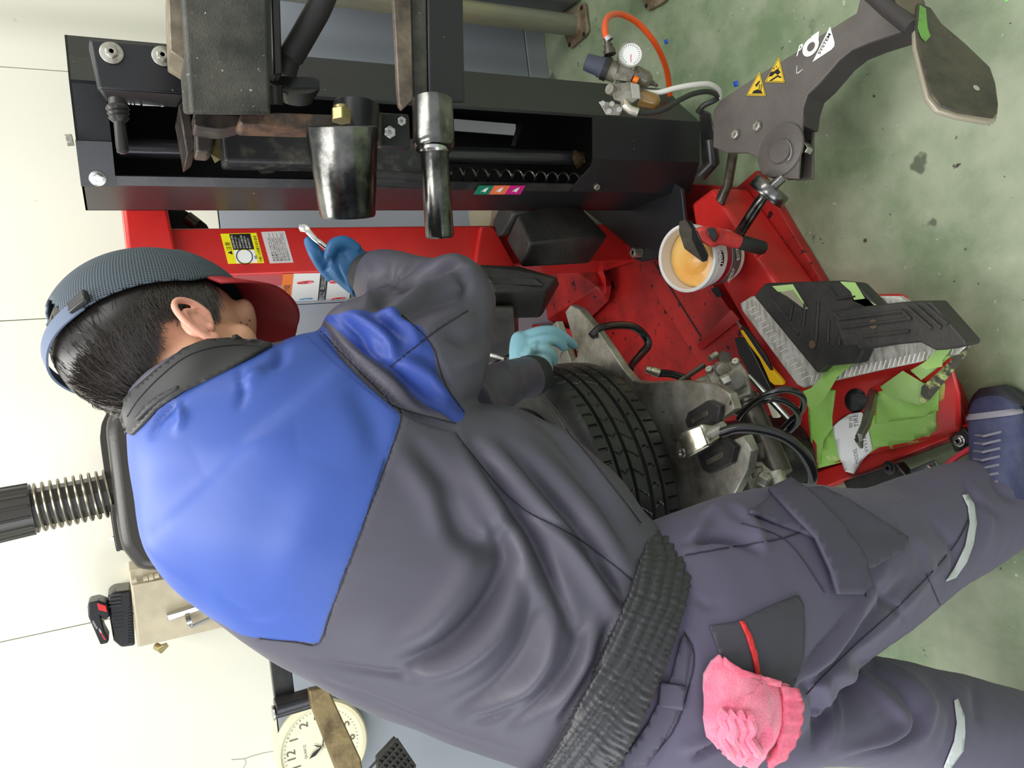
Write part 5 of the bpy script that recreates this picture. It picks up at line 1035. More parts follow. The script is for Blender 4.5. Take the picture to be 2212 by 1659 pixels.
# elastic hem band
hm, _ = fuse([loft([(1125, 1688, 1384, 1122, .99, 1.07, .14), (1165, 1702, 1412, 1136, .99, 1.07, .142), (1210, 1712, 1446, 1150, 1.0, 1.07, .142), (1252, 1722, 1478, 1172, 1.0, 1.07, .138)], 64, 6)], .0034, 2)
V_ = getv(hm); N_ = normals(hm); PXh, _d = project(V_)
e0, _t0 = polydist(PXh, np.array([(1150, 1680), (1240, 1560), (1340, 1420), (1400, 1290), (1418, 1200), (1400, 1135)]))
_, par = polydist(PXh, catmull(np.array([(1165, 1700), (1245, 1590), (1330, 1470), (1395, 1340), (1430, 1240), (1440, 1150)], float), 8)); across = e0
gath = np.sin(par * 2 * math.pi * 44 + .9 * np.sin(across / 11) + 1.1 * np.sin(par * 61)) * (.65 + .35 * np.sin(par * 83 + across / 12))
rows = np.minimum.reduce([np.abs(across - c) for c in (4, 26, 48, 70)])
setv(hm, V_ + N_ * (.0019 * gath * (1 - .7 * np.exp(-(rows / 5) ** 2)) - .003 * np.exp(-(rows / 3.5) ** 2))[:, None])
finish('hem_band', hm, mat('dark_elastic_hem_cloth', (50, 50, 53), .42, 0, .06, 1500), jacket, auto=0, label='gathered elastic hem')

# collar
jt2 = bvh_of(jacket); clm = mat('black_quilted_collar', (40, 39, 40), .5, 0, .06, 1500)
clr = wrap('collar', [(258, 905), (266, 872), (287, 846), (338, 800), (398, 757), (452, 738), (507, 731), (560, 733), (584, 740), (590, 748), (547, 772), (500, 796), (450, 822), (400, 848), (340, 888), (306, 925), (288, 942), (268, 930)], jt2, .004, .006, clm, jacket, 9, bump=lambda x, y: .0015 * math.sin(x / 21 + y / 40))
wrap('collar_fold', [(300, 905), (318, 880), (350, 856), (392, 836), (394, 841), (354, 865), (325, 890), (306, 910)], jt2, .0065, .004, clm, clr, 9)
seam_line([(275, 900), (300, 862), (345, 815), (400, 772), (455, 752), (520, 745), (575, 750)], bvh_of(clr), clr, smj, .0005, .0006)

# trousers
rleg = loft([(1330, 1150, 1180, 1700, 1.08, 1.02, .1), (1440, 1112, 1380, 1720, 1.08, 1.02, .125), (1510, 1092, 1500, 1680, 1.1, 1.04, .13), (1600, 1064, 1650, 1600, 1.15, 1.1, .125), (1700, 1046, 1745, 1490, 1.21, 1.16, .115), (1795, 1052, 1850, 1415, 1.29, 1.24, .105),
             (1890, 1052, 1940, 1352, 1.38, 1.34, .098), (1990, 1016, 2050, 1272, 1.47, 1.44, .09), (2090, 992, 2150, 1212, 1.55, 1.53, .082), (2160, 985, 2215, 1160, 1.6, 1.58, .078), (2215, 985, 2260, 1140, 1.64, 1.62, .075)], 56, 5)
lleg = loft([(1350, 1300, 1250, 1720, 1.08, 1.04, .1), (1480, 1360, 1420, 1710, 1.1, 1.08, .12), (1620, 1440, 1580, 1656, 1.14, 1.12, .11), (1735, 1450, 1710, 1640, 1.19, 1.17, .1), (1850, 1413, 1835, 1645, 1.25, 1.24, .098), (1965, 1432, 1945, 1664, 1.33, 1.32, .094),
             (2090, 1460, 2075, 1700, 1.42, 1.41, .09), (2230, 1500, 2210, 1740, 1.52, 1.51, .085), (2380, 1560, 2360, 1770, 1.62, 1.61, .08), (2480, 1600, 2465, 1790, 1.68, 1.67, .075)], 48, 5)
tm, _ = fuse([rleg, lleg], .0046, 6)
V_ = getv(tm); PXT, dt_ = project(V_); NT = normals(tm); bk2 = (NT * (V_ - CAM)).sum(1) > .02
seams_t = [[(1480, 1200), (1560, 1185), (1700, 1160), (1760, 1130)], [(1478, 1365), (1500, 1420), (1475, 1530), (1440, 1600), (1380, 1659)], [(1760, 1130), (1850, 1220), (1870, 1290)], [(1740, 1500), (1840, 1400), (1960, 1290), (2060, 1180), (2100, 1100)], [(2000, 1240), (2040, 1330)], [(1600, 1130), (1700, 1170), (1780, 1280)]]
sd = np.full(len(V_), 99.)
for l in seams_t[:5]: d_, _t = polydist(PXT, catmull(np.array(l, float), 6)); sd = np.minimum(sd, d_)
sd[bk2] = 99; attr(tm, 'seam', sd)
folds(tm, [
    ([(1490, 1180), (1530, 1120), (1600, 1110), (1650, 1180)], 12, .012), ([(1480, 1175), (1540, 1160), (1590, 1165), (1640, 1190)], 8, -.014), ([(1520, 1110), (1600, 1140), (1650, 1175)], 12, .006),
    ([(1500, 1290), (1530, 1310), (1560, 1300)], 8, -.003), ([(1690, 1480), (1780, 1420), (1850, 1320), (1910, 1230)], 14, .009), ([(1710, 1500), (1800, 1440), (1880, 1340), (1950, 1250)], 9, -.009), ([(1730, 1450), (1800, 1370), (1850, 1300)], 8, -.007),
    ([(1850, 1400), (1930, 1330), (2010, 1240)], 14, .007), ([(1880, 1220), (1900, 1280), (1960, 1340)], 8, -.005), ([(1800, 1120), (1880, 1160), (1960, 1150)], 16, -.005), ([(1850, 1090), (1950, 1090), (2040, 1080)], 16, .005),
    ([(1960, 1140), (2000, 1190), (2010, 1260)], 14, .006), ([(2000, 1120), (2060, 1180), (2060, 1250)], 10, -.006), ([(2100, 1040), (2130, 1110), (2120, 1200)], 12, .006), ([(2080, 1030), (2110, 1080), (2150, 1110)], 8, -.008), ([(2140, 1000), (2160, 1060), (2200, 1080)], 10, -.007), ([(2170, 1010), (2190, 1050)], 10, .006),
    ([(1740, 1475), (1770, 1530), (1760, 1610)], 12, -.010), ([(1775, 1460), (1800, 1540), (1790, 1610)], 13, .009), ([(1790, 1480), (1800, 1560), (1795, 1610)], 7, -.007), ([(1830, 1450), (1900, 1500), (1950, 1560), (1900, 1605), (1820, 1625)], 14, .010), ([(1860, 1430), (1940, 1480), (1990, 1560), (1930, 1610), (1840, 1632)], 10, -.012),
    ([(1950, 1450), (2010, 1520), (1990, 1600)], 12, .007), ([(1800, 1440), (1860, 1500), (1890, 1540)], 22, .006), ([(2000, 1460), (2060, 1540), (2040, 1650)], 14, -.006), ([(2100, 1480), (2120, 1560)], 12, -.005), ([(1560, 1500), (1600, 1480), (1640, 1440)], 12, -.004), ([(1500, 1640), (1570, 1600)], 6, -.010), ([(1470, 1620), (1530, 1590)], 10, .006), ([(1440, 1520), (1430, 1600), (1400, 1659)], 8, -.003),
], .0013)
smoothv(tm, 1, .4); V_ = getv(tm); N_ = normals(tm); setv(tm, V_ - N_ * (.0018 * np.exp(-(sd / 4.0) ** 2))[:, None])
tmat = panel_mat('grey_work_trousers', (90, 85, 105), [('seam', (90, 85, 105), None)], .62, .1, 1300, .25, .1)
trous = finish('trousers', tm, tmat, man, auto=0)
tb_ = bvh_of(trous)
smt = mat('trouser_seam_thread', (44, 41, 56), .7)
for l in seams_t: seam_line(l, tb_, trous, smt, .0008, .001)
pmt = mat('pocket_cloth', (64, 62, 72), .6, 0, .1, 1300); pml = mat('pocket_cloth_light', (76, 72, 90), .62, 0, .1, 1300)
pk = wrap('back_pocket', [(1530, 1352), (1590, 1342), (1660, 1310), (1722, 1286), (1733, 1305), (1736, 1360), (1733, 1420), (1712, 1480), (1690, 1530), (1620, 1520), (1570, 1480), (1548, 1400)], tb_, .003, .003, pmt, trous, 12)
wrap('red_piping', [(1593, 1341), (1602, 1340), (1618, 1370), (1630, 1410), (1638, 1456), (1628, 1457), (1620, 1415), (1608, 1375)], tb_, .0055, .002, mat('red_piping', (214, 44, 50), .5), pk, 8)
wrap('cargo_pocket', [(1615, 1110), (1680, 1065), (1770, 1058), (1820, 1080), (1955, 1165), (1948, 1190), (1880, 1230), (1830, 1232), (1800, 1200), (1760, 1165), (1690, 1140)], tb_, .008, .008, pml, trous, 14)
wrap('pocket_flap', [(1650, 1068), (1700, 1045), (1745, 1075), (1800, 1130), (1850, 1200), (1872, 1268), (1850, 1290), (1795, 1290), (1782, 1240), (1750, 1170), (1700, 1120)], tb_, .014, .006, pml, trous, 14)
wrap('waistband', [(1478, 1370), (1492, 1400), (1480, 1480), (1466, 1530), (1432, 1600), (1395, 1655), (1360, 1659), (1330, 1659), (1400, 1560), (1450, 1460), (1470, 1380)], tb_, .003, .003, pml, trous, 14)
wrap('belt_loop', [(1425, 1470), (1480, 1480), (1470, 1530), (1420, 1520)], tb_, .007, .003, pml, trous, 14)
refl = mat('silver_reflective_tape', (196, 200, 200), .4, .1, .3, 300, spec=.6)
wrap('reflective_band', [(2076, 1070), (2088, 1068), (2102, 1090), (2107, 1130), (2100, 1175), (2085, 1215), (2062, 1248), (2040, 1256), (2060, 1225), (2082, 1180), (2092, 1130), (2088, 1095)], tb_, .003, .001, refl, trous, 8)
wrap('reflective_band', [(2058, 1512), (2066, 1508), (2080, 1545), (2082, 1580), (2078, 1620), (2050, 1659), (2038, 1668), (2036, 1655), (2058, 1600), (2064, 1560)], tb_, .003, .001, refl, trous, 8)

# head: local axes g (gaze), h (up), r (his right)
def cv(a, b, c): q = R0 * a + U0 * b - FW * c; return q / np.linalg.norm(q)
g_ = cv(.06, -.84, -.53); h_ = cv(.74, .36, -.57); h_ = h_ - (h_ @ g_) * g_; h_ /= np.linalg.norm(h_); r_ = np.cross(g_, h_)
HC = P(362, 746, 1.0); HS = 1.19
def hp_(r, g, h): return HC + (r_ * r + g_ * g + h_ * h) * HS
AX = [r_ * HS, g_ * HS, h_ * HS]
neckb = P(450, 835, 1.03)
parts = [ellips(hp_(0, -.008, .012), AX, (.074, .094, .092), 32), ellips(hp_(0, .03, -.045), AX, (.062, .064, .07), 28), ellips(hp_(0, .055, -.088), AX, (.042, .042, .034), 24), ellips(hp_(0, .02, -.09), AX, (.056, .05, .03), 24),
         ellips(hp_(.034, .064, -.038), AX, (.026, .02, .024), 16), ellips(hp_(-.034, .064, -.038), AX, (.026, .02, .024), 16), ellips(hp_(0, .08, .018), AX, (.05, .018, .022), 16),
         MB().tube([hp_(0, .088, .005), hp_(0, .1, -.02), hp_(0, .112, -.038), hp_(0, .1, -.046)], [.008, .011, .014, .01], 14), ellips(hp_(0, .092, -.07), AX, (.022, .012, .012), 16),
         MB().tube([hp_(0, -.01, -.02), hp_(0, -.01, -.05), neckb], [.062, .056, .055], 28)]
# the body under the clothes, one skin with the head
parts += [MB().tube([P(450, 840, 1.04), P(560, 1020, 1.0), P(850, 1250, 1.0), P(1150, 1400, 1.05), P(1380, 1400, 1.07)], [.055, .09, .11, .09, .09], 24),
          MB().tube([P(560, 900, 1.0), P(850, 790, 1.03), P(1000, 665, 1.12), P(880, 620, 1.16), P(790, 595, 1.215), P(760, 590, 1.22)], [.07, .055, .042, .036, .027, .024], 20),
          MB().tube([P(560, 950, 1.04), P(900, 900, 1.15), P(1050, 845, 1.32), P(1150, 812, 1.5), P(1165, 800, 1.51)], [.06, .05, .04, .027, .025], 20),
          MB().tube([P(1400, 1300, 1.1), P(1700, 1270, 1.2), P(1900, 1210, 1.36), P(2160, 1080, 1.59), P(2190, 1070, 1.61)], [.065, .06, .05, .045, .04], 20),
          MB().tube([P(1400, 1480, 1.1), P(1700, 1550, 1.18), P(1950, 1550, 1.33), P(2400, 1690, 1.63)], [.055, .05, .045, .04], 20)]
bm_e, _ = fuse(parts, .0038, 7)
body = finish('body', bm_e, skin, man, auto=0)
earp = []
ES = .74
ec = lambda a, b, c=0.: hp_(.072 + c * ES, .018 + ES * (a - b * .3), -.046 + ES * b)
rimc = catmull(np.array([ec(.018, .0, .0), ec(.02, .018, .006), ec(.008, .034, .012), ec(-.012, .034, .018), ec(-.024, .018, .02), ec(-.022, -.004, .017), ec(-.01, -.022, .01), ec(.004, -.034, .005), ec(.012, -.03, .0)]), 6)
earp = [MB().tube(rimc, [.0034] * 6 + [.0045] * (len(rimc) - 14) + [.0058] * 8, 10), ellips(ec(-.004, .004, .004), [g_ * HS, h_ * HS, r_ * HS], (.014, .021, .004), 18), ellips(ec(.006, -.028, .004), [g_ * HS, h_ * HS, r_ * HS], (.007, .009, .005), 14), MB().tube(catmull(np.array([ec(.004, .02, .01), ec(-.012, .016, .013), ec(-.013, -.008, .012), ec(.002, -.018, .008)]), 5), .0042, 8), ellips(ec(.013, -.006, .004), [g_ * HS, h_ * HS, r_ * HS], (.004, .006, .005), 10)]
em, _ = fuse(earp, .0018, 4); finish('ear', em, mat('ear_skin', (226, 160, 138), .45, 0, .3, 200, spec=.4), body, auto=0)
em2 = em.copy(); V_ = getv(em2); V_ -= 2 * ((V_ - HC) @ r_)[:, None] * r_; setv(em2, V_); em2.flip_normals(); em2.materials.clear(); finish('ear', em2, MATS['ear_skin'], body, auto=0)
for s in (-1, 1):
    ellips(hp_(s * .03, .05, -.008), AX, (.011, .011, .011), 14).build('eye', mat('eye_white', (232, 228, 222), .2), body); ellips(hp_(s * .03, .057, -.008), AX, (.005, .003, .005), 12).build('iris', mblack, body)
    MB().tube([hp_(s * .014, .092, .01), hp_(s * .032, .086, .016)], [.002, .0025], 8).build('eyebrow', mat('black_hair', (26, 21, 20), .5), body)
ellips(hp_(0, .102, -.07), AX, (.02, .005, .006), 14).build('lips', mat('lips', (186, 112, 104), .4), body)
# hair
hairm = mat('black_hair', (26, 21, 20), .5); hairm.node_tree.nodes['Principled BSDF'].inputs['Roughness'].default_value = .38
mole = [((520, 697), .0016), ((539, 692), .0014), ((533, 701), .0012)]
bt2 = bvh_of(body)
for q, rr in mole:
    h0, n0, _, _ = bt2.ray_cast(Vector(CAM), Vector(ray(*q)).normalized())
    if h0 is not None: ellips(np.array(h0), [r_, g_, h_], (rr, rr, rr), 8).build('mole', mat('mole_brown', (120, 76, 56), .6), body)
def skull(az, el, k=1.0):   # az 0 = gaze, 90 = his right
    a, e = math.radians(az), math.radians(el); return hp_(.074 * k * math.cos(e) * math.sin(a), -.008 + .094 * k * math.cos(e) * math.cos(a), .012 + .092 * k * math.sin(e))
def low(az):                # lower hair limit (elevation) around the head
    a = abs(az); return np.interp(a, [0, 55, 62, 70, 80, 96, 104, 125, 180], [22, 15, -14, -32, -20, -16, -40, -58, -68])
mb = MB(); na, ne = 96, 30; V = []; idx = {}
for i in range(na + 1):
    az = -180 + 360 * i / na
    for j in range(ne + 1):
        lo = low(az); el = lo + (89 - lo) * j / ne; fr = min(1, j / 7); k = 1.0 + .03 * fr + .075 * fr * (abs(az) > 62) * (1 if el < 35 else .4) + .003 * math.sin(az * 1.3) * math.sin(el * .5)
        V.append(skull(az, el, k))
F_ = [(i * (ne + 1) + j, (i + 1) * (ne + 1) + j, (i + 1) * (ne + 1) + j + 1, i * (ne + 1) + j + 1) for i in range(na) for j in range(ne)]
hair = mb.add(V, F_).build('hair', hairm, man, auto=0)
st_ = MB()
for _i in range(5200):
    az = random.choice((-1, 1)) * random.uniform(60, 180) if random.random() < .12 else random.uniform(62, 200); 
    if az > 180: az -= 360
    lo = low(az); el = random.uniform(lo - 2, 16); fl = random.uniform(10, 24); dz_ = random.uniform(-10, 4); k0 = 1.085 + random.uniform(-.02, .012); k1 = k0 + random.uniform(-.015, .04 if random.random() < .14 else .012)
    if el < lo + 12: k0, k1 = 1.03, 1.05
    pts_ = [skull(az, el, k0), skull(az + dz_ * .5, el - fl * .5, (k0 + k1) / 2 + .008), skull(az + dz_, max(el - fl, lo - 7), k1)]
    st_.tube(pts_, [.0005, .00045, .0002], 3, cap=False)
hs_ = st_.build('hair_strands', mat('hair_strand', (46, 38, 33), .32, spec=.6), man, smooth=False); hs_['kind'] = 'stuff'
# cap
def rimel(az): return np.interp(abs(az), [0, 40, 75, 100, 140, 180], [24, 20, 0, -4, -12, -16])
capm = mat('slate_mesh_cap', (70, 82, 92), .6, 0, 0, 10)
nt = capm.node_tree; N = nt.nodes; L = nt.links
tc_ = N.new('ShaderNodeUVMap'); vo = N.new('ShaderNodeTexVoronoi'); vo.inputs['Scale'].default_value = 1; vo.inputs['Randomness'].default_value = .0; L.new(tc_.outputs[0], vo.inputs['Vector'])
ra = N.new('ShaderNodeMapRange'); ra.inputs[1].default_value = .22; ra.inputs[2].default_value = .38; L.new(vo.outputs['Distance'], ra.inputs[0]); mx = N.new('ShaderNodeMix'); mx.data_type = 'RGBA'; L.new(ra.outputs[0], mx.inputs[0]); mx.inputs[6].default_value = (*sl((22, 26, 30)), 1); mx.inputs[7].default_value = (*sl((84, 97, 108)), 1); L.new(mx.outputs[2], N['Principled BSDF'].inputs['Base Color'])
bpn = N.new('ShaderNodeBump'); bpn.inputs['Distance'].default_value = .001; L.new(ra.outputs[0], bpn.inputs['Height']); L.new(bpn.outputs[0], N['Principled BSDF'].inputs['Normal'])
bm = bmesh.new(); na, ne = 120, 36; grid = {}
for i in range(na):
    az = -180 + 360 * i / na; lo = rimel(az)
    for j in range(ne + 1):
        el = lo + (89.5 - lo) * j / ne; k = 1.155 + .02 * math.sin(math.radians(el)) + (.02 if el > 20 and abs(az) < 70 else 0) * math.sin(math.radians(el * 2))
        grid[i, j] = bm.verts.new(skull(az, el, k))
uvl = bm.loops.layers.uv.new('UVMap')
for i in range(na):
    az = -180 + 360 * (i + .5) / na
    for j in range(ne):
        lo = rimel(az); el = lo + (89.5 - lo) * (j + .5) / ne; back = 180 - abs(az)
        if el < lo + 40 and (back / 34) ** 2 + ((el - lo) / 38) ** 2 < 1: continue
        f = bm.faces.new((grid[i, j], grid[(i + 1) % na, j], grid[(i + 1) % na, j + 1], grid[i, j + 1]))
        for lp_, (a, b) in zip(f.loops, ((i, j), (i + 1, j), (i + 1, j + 1), (i, j + 1))): lo_ = rimel(-180 + 360 * a / na); e_ = lo_ + (89.5 - lo_) * b / ne; lp_[uvl].uv = (a * 3 * .62, e_ * .62 / .9)
bmesh.ops.delete(bm, geom=[v for v in bm.verts if not v.link_faces], context='VERTS'); bmesh.ops.recalc_face_normals(bm, faces=bm.faces)
me = bpy.data.meshes.new('cap'); bm.to_mesh(me); bm.free(); cap = finish('cap', me, capm, man, auto=0); so = cap.modifiers.new('solid', 'SOLIDIFY'); so.thickness = .003; so.offset = 1
redc = mat('dark_red_brim', (150, 24, 30), .65, 0, .1, 900)
mb = MB(); n1, n2 = 30, 12; V = []
for i in range(n1 + 1):
    az = -66 + 132 * i / n1; base = skull(az, rimel(az) + 2, 1.15); out = .060 * max(0, math.cos(math.radians(az * 1.34))) ** .4
    for j in range(n2 + 1):
        s = j / n2; a = math.radians(az * .55); d_ = (g_ * math.cos(a) + r_ * math.sin(a)); q = base + (d_ * out * s - h_ * (out * s * .55 + .012 * s * abs(math.sin(math.radians(az)))) ) * HS; V.append(q)
F_ = [(i * (n2 + 1) + j, (i + 1) * (n2 + 1) + j, (i + 1) * (n2 + 1) + j + 1, i * (n2 + 1) + j + 1) for i in range(n1) for j in range(n2)]
brim = mb.add(V, F_).build('brim', redc, cap, auto=0, label='dark red curved brim'); so = brim.modifiers.new('solid', 'SOLIDIFY'); so.thickness = .003; so.offset = 0
V = []
for i in range(31):
    az = 180 - 48 + 96 * i / 30; az2 = az - 360 if az > 180 else az; el = rimel(az2)
    for dd, k in ((-1, 1.165), (-1, 1.19), (8, 1.19), (8, 1.165)): V.append(skull(az2, el + dd, k))
F_ = [(i * 4 + j, i * 4 + (j + 1) % 4, (i + 1) * 4 + (j + 1) % 4, (i + 1) * 4 + j) for i in range(30) for j in range(4)] + [(3, 2, 1, 0), (120, 121, 122, 123)]
MB().add(V, F_).build('strap', mat('blue_grey_webbing', (98, 110, 132), .7, 0, .5, 500), cap, auto=50)
MB().box(skull(133, rimel(133) + 4, 1.21), (.014, .009, .004), [np.cross(skull(133, 0) - HC, h_) / np.linalg.norm(np.cross(skull(133, 0) - HC, h_)), h_, np.cross(np.cross(skull(133, 0) - HC, h_) / np.linalg.norm(np.cross(skull(133, 0) - HC, h_)), h_)]).build('buckle', mat('black_buckle', (36, 36, 36), .25), cap, bevel=.002)

# gloves
gb = mat('blue_nitrile_glove', (44, 106, 158), .45, 0, .5, 60, col2=(36, 92, 140), cscale=12)
gl = mat('light_blue_glove', (126, 176, 190), .42, 0, .9, 50, col2=(132, 164, 146), cscale=14, cfac=(.5, .7))
def tb(pts, r): q = curve_px(pts, 5); return MB().tube(q, list(np.interp(np.linspace(0, 1, len(q)), np.linspace(0, 1, len(r)), r)), 14)
def fing(pts, r): t_ = tb(pts, r); e_ = P(*pts[-1]); return [t_, ellips(e_, [R0, U0, FW], (r[-1],) * 3, 12)]
rh_ = [loft([(764, 640, 812, 552, 1.225, 1.225, .03), (752, 632, 790, 542, 1.225, 1.225, .031), (728, 612, 762, 522, 1.22, 1.22, .031), (706, 590, 732, 522, 1.22, 1.22, .028), (698, 575, 712, 535, 1.22, 1.22, .02)], 28, 5)]
rh_ += fing([(722, 596, 1.22), (700, 574, 1.21), (682, 548, 1.2), (668, 522, 1.2)], [.0145, .0125, .0115, .009])
rh_ += fing([(770, 545, 1.21), (745, 528, 1.2), (722, 532, 1.19), (712, 552, 1.185)], [.014, .0135, .012, .009])
rh_ += fing([(780, 560, 1.24), (750, 530, 1.245), (728, 535, 1.25), (722, 560, 1.25)], [.014, .013, .012, .009])
rh_ += fing([(785, 570, 1.26), (760, 545, 1.27), (738, 550, 1.275), (735, 570, 1.27)], [.013, .012, .011, .009])
rh_ += fing([(790, 585, 1.27), (765, 565, 1.285), (748, 575, 1.285), (748, 590, 1.275)], [.012, .011, .010, .008])
gm, _ = fuse(rh_, .0022, 4); folds(gm, [([(725, 560), (735, 590), (750, 615)], 5, -.002), ([(735, 540), (755, 560)], 5, -.002), ([(700, 585), (712, 560)], 4, -.003), ([(755, 600), (762, 630)], 4, -.002), ([(762, 590), (772, 620)], 4, .002), ([(700, 560), (690, 540)], 4, .0015)], .0006)
finish('glove', gm, gb, man, auto=0, label='dark blue glove holding the tyre spoon')
lh_ = [loft([(1098, 800, 1178, 832, 1.53, 1.53, .024), (1100, 776, 1180, 808, 1.53, 1.53, .027), (1100, 748, 1176, 776, 1.54, 1.54, .027), (1106, 724, 1160, 750, 1.55, 1.55, .024), (1122, 716, 1150, 738, 1.555, 1.555, .016)], 28, 5)]
lh_ += fing([(1130, 730, 1.545), (1162, 718, 1.54), (1196, 716, 1.545), (1222, 732, 1.56), (1240, 746, 1.58)], [.0135, .0125, .0115, .0105, .0085])
lh_ += fing([(1135, 745, 1.535), (1170, 734, 1.525), (1200, 736, 1.53), (1218, 750, 1.55)], [.0135, .0125, .0115, .009])
lh_ += fing([(1145, 760, 1.53), (1172, 752, 1.515), (1190, 764, 1.52), (1196, 780, 1.54)], [.013, .012, .011, .009])
lh_ += fing([(1150, 780, 1.53), (1172, 776, 1.515), (1184, 792, 1.52), (1184, 806, 1.54)], [.012, .011, .010, .008])
lh_ += fing([(1125, 790, 1.525), (1140, 765, 1.51), (1156, 748, 1.515), (1172, 745, 1.53)], [.014, .012, .011, .009])
gm, _ = fuse(lh_, .0024, 4); folds(gm, [([(1150, 745), (1160, 790), (1165, 815)], 5, -.003), ([(1165, 760), (1172, 800)], 4, -.002), ([(1120, 770), (1150, 740)], 6, -.002)], .0008)
finish('glove', gm, gl, man, auto=0, label='light blue glove gripping the tyre')
# right shoe
def shoe(T, A, m, msole, parent):
    T, A = np.array(T), np.array(A); d = A - T; d[2] = 0; d /= np.linalg.norm(d); s = np.cross([0, 0, 1.0], d); prof_ = [(0, .012, .03), (.012, .032, .042), (.035, .046, .052), (.07, .052, .06), (.11, .05, .078), (.15, .044, .1), (.19, .04, .115), (.24, .038, .11), (.275, .034, .09), (.288, .02, .07)]
    def solid(pr, z0, grow, hfix=None):
        V = []; n = 28; q = catmull(np.array(pr), 4)
        for x, w_, hh in q:
            w_ += grow
            if hfix: hh = hfix
            for j in range(n):
                a = 2 * math.pi * j / n; cy_, cz = math.cos(a), math.sin(a); V.append(T + d * x + s * w_ * math.copysign(abs(cy_) ** .8, cy_) + np.array([0, 0, z0 - T[2] + (hh / 2) * (1 + math.copysign(abs(cz) ** .7, cz))]))
        k = len(q); f = [(i * n + j, i * n + (j + 1) % n, (i + 1) * n + (j + 1) % n, (i + 1) * n + j) for i in range(k - 1) for j in range(n)] + [tuple(range(n - 1, -1, -1)), tuple(range((k - 1) * n, k * n))]
        return MB().add(V, f)
    up = solid(prof_, .022, 0).build('shoe', m, parent, auto=50); solid(prof_, .0, .006, .03).build('sole', msole, up, bevel=0, auto=50)
    mb = solid([(-.004, .02, .04), (.01, .036, .048), (.03, .049, .05), (.042, .0505, .044)], .016, .003); mb.build('toe_cap', msole, up, auto=50)
    mb = solid([(.044, .045, .057), (.05, .051, .058), (.056, .051, .0595)], .0235, .0008); mb.build('suede_band', mat('grey_suede', (150, 146, 156), .8, 0, 1, 200), up, auto=50)
    for i in range(7):
        x = .085 + .015 * i; z = .094 + .0072 * i; MB().tube([T + d * x + s * .026 + [0, 0, z - T[2] - .010], T + d * (x + .004) + [0, 0, z - T[2] + .006], T + d * (x + .002) - s * .026 + [0, 0, z - T[2] - .010]], .0028, 8).build('lace', mat('grey_laces', (124, 122, 134), .7), up)
    return up
shm = mat('navy_suede', (62, 65, 98), .8, 0, .5, 300, col2=(80, 84, 112), cscale=20); sol = mat('black_shoe_sole', (38, 38, 46), .45, 0, .3, 100)
T_ = PZ(2150, 838, .03); A_ = PZ(2205, 1090, .03)
shoe(T_, A_, shm, sol, man)
T2 = P(2440, 1640, 1.66); T2[2] = .03; shoe(T2 + [.12, .12, 0], T2 - [.1, .1, 0], shm, sol, man)

# tyre spoon in the raised hand
lv = MB(); q = curve_px([(649, 492, 1.19), (660, 494, 1.185), (668, 502, 1.182), (680, 515, 1.182), (695, 527, 1.182), (716, 545, 1.19), (740, 572, 1.21), (765, 600, 1.24)], 5)
W_ = np.interp(np.arange(len(q)), [0, 5, 12, 22, 35], [.009, .0085, .006, .0055, .0055]); V = []
for i in range(len(q)):
    t = q[min(i + 1, len(q) - 1)] - q[max(i - 1, 0)]; t /= np.linalg.norm(t); b = np.cross(t, R0 * .5 + FW); b /= np.linalg.norm(b); n2 = np.cross(t, b)
    for k in range(10): a = 2 * math.pi * k / 10; V.append(q[i] + b * W_[i] * math.cos(a) * .75 + n2 * .0032 * math.sin(a))
k = len(q); f = [(i * 10 + j, i * 10 + (j + 1) % 10, (i + 1) * 10 + (j + 1) % 10, (i + 1) * 10 + j) for i in range(k - 1) for j in range(10)] + [tuple(range(9, -1, -1)), tuple(range((k - 1) * 10, k * 10))]
o = lv.add(V, f).build('tyre_spoon', mat('polished_spoon_steel', (214, 212, 206), .12, 1), None); tag(o, 'shiny curved steel tyre spoon held up in the dark blue glove', 'tool')
o = MB().tube([P(1040, 762, 1.62), P(1075, 770, 1.6), P(1092, 776, 1.58)], .005, 10).build('tyre_spoon', steel, None); tag(o, 'steel lever tip showing between the dark sleeve and the motor cover', 'tool')

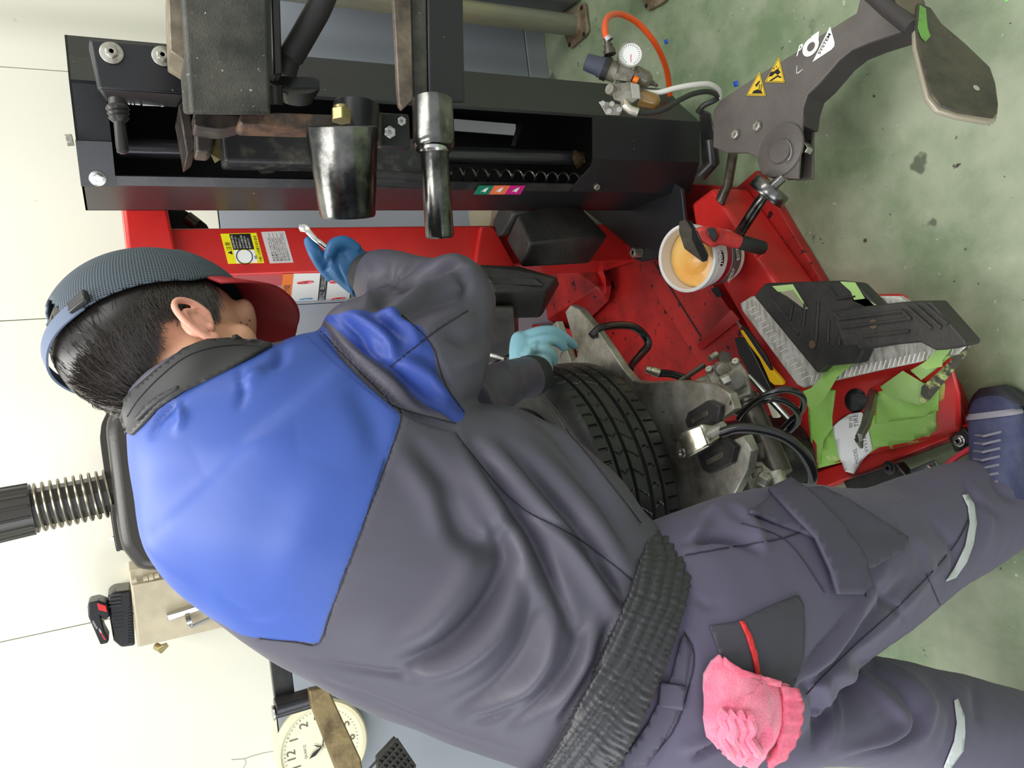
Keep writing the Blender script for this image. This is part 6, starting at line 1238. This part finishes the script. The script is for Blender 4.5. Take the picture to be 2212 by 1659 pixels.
# pink towel hanging out of the back pocket
tw = mat('pink_terry_towel', (232, 112, 142), .95, 0, 1.4, 420, col2=(244, 140, 164), cscale=30, sheen=.4)
two = [(1512, 1450), (1528, 1422), (1545, 1408), (1552, 1420), (1580, 1440), (1625, 1456), (1660, 1466), (1698, 1475), (1706, 1500), (1706, 1530), (1698, 1570), (1675, 1610), (1640, 1638), (1600, 1646), (1570, 1635), (1545, 1612), (1515, 1585), (1507, 1540)]
towel = thing('towel', P(1600, 1540, 1.0), 'pink terry towel hanging out of the back trouser pocket', 'towel')
def tbump(x, y):
    d = math.hypot((x - 1600) / 95, (y - 1530) / 110); b = .02 * max(0, 1 - d * d)
    ax_ = (x - 1640) * .25 + (y - 1530); 
    if y > 1535: b += .006 * math.sin((x + (y - 1540) * .22 - 1556) / 36 * 2 * math.pi * 1.0) * min(1, (y - 1535) / 30) * (1 if 1550 < x < 1640 else .2)
    if x > 1632: b -= .006
    return b
wrap('towel_body', two, tb_, .012, .006, tw, towel, 8, bump=tbump)
tw2 = mat('pink_flat_hem', (236, 124, 146), .85, 0, 1.5, 120, col2=(226, 100, 126), cscale=24)
wrap('towel_hem', [(1664, 1466), (1700, 1474), (1708, 1500), (1708, 1532), (1700, 1572), (1676, 1612), (1642, 1638), (1636, 1628), (1655, 1600), (1668, 1550), (1669, 1500)], tb_, .020, .006, tw2, towel, 9, bump=lambda x, y: .0015 * math.sin(y / 4.2))
wrap('towel_edge', [(1548, 1412), (1556, 1420), (1585, 1438), (1630, 1452), (1665, 1462), (1662, 1474), (1620, 1466), (1575, 1450), (1546, 1428)], tb_, .021, .006, tw2, towel, 8)
for k in range(4):
    x0 = 1558 + 19 * k; tt = bvh_of([o for o in COL.objects if o.name.startswith('towel_body')][0])
    pts_ = []
    for x, y in ((x0 + 10, 1536 + 4 * k), (x0 + 2, 1550), (x0 + 9, 1572), (x0 + 3, 1592), (x0 + 14, 1612), (x0 + 22, 1632 if k < 2 else 1626)):
        h0, n0, _, _ = tt.ray_cast(Vector(CAM), Vector(ray(x, y)).normalized())
        if h0 is not None: pts_.append(np.array(h0) - ray(x, y) * .004)
    if len(pts_) > 2: MB().tube(catmull(pts_, 4), .0065, 8).build('towel_fold', tw, towel)
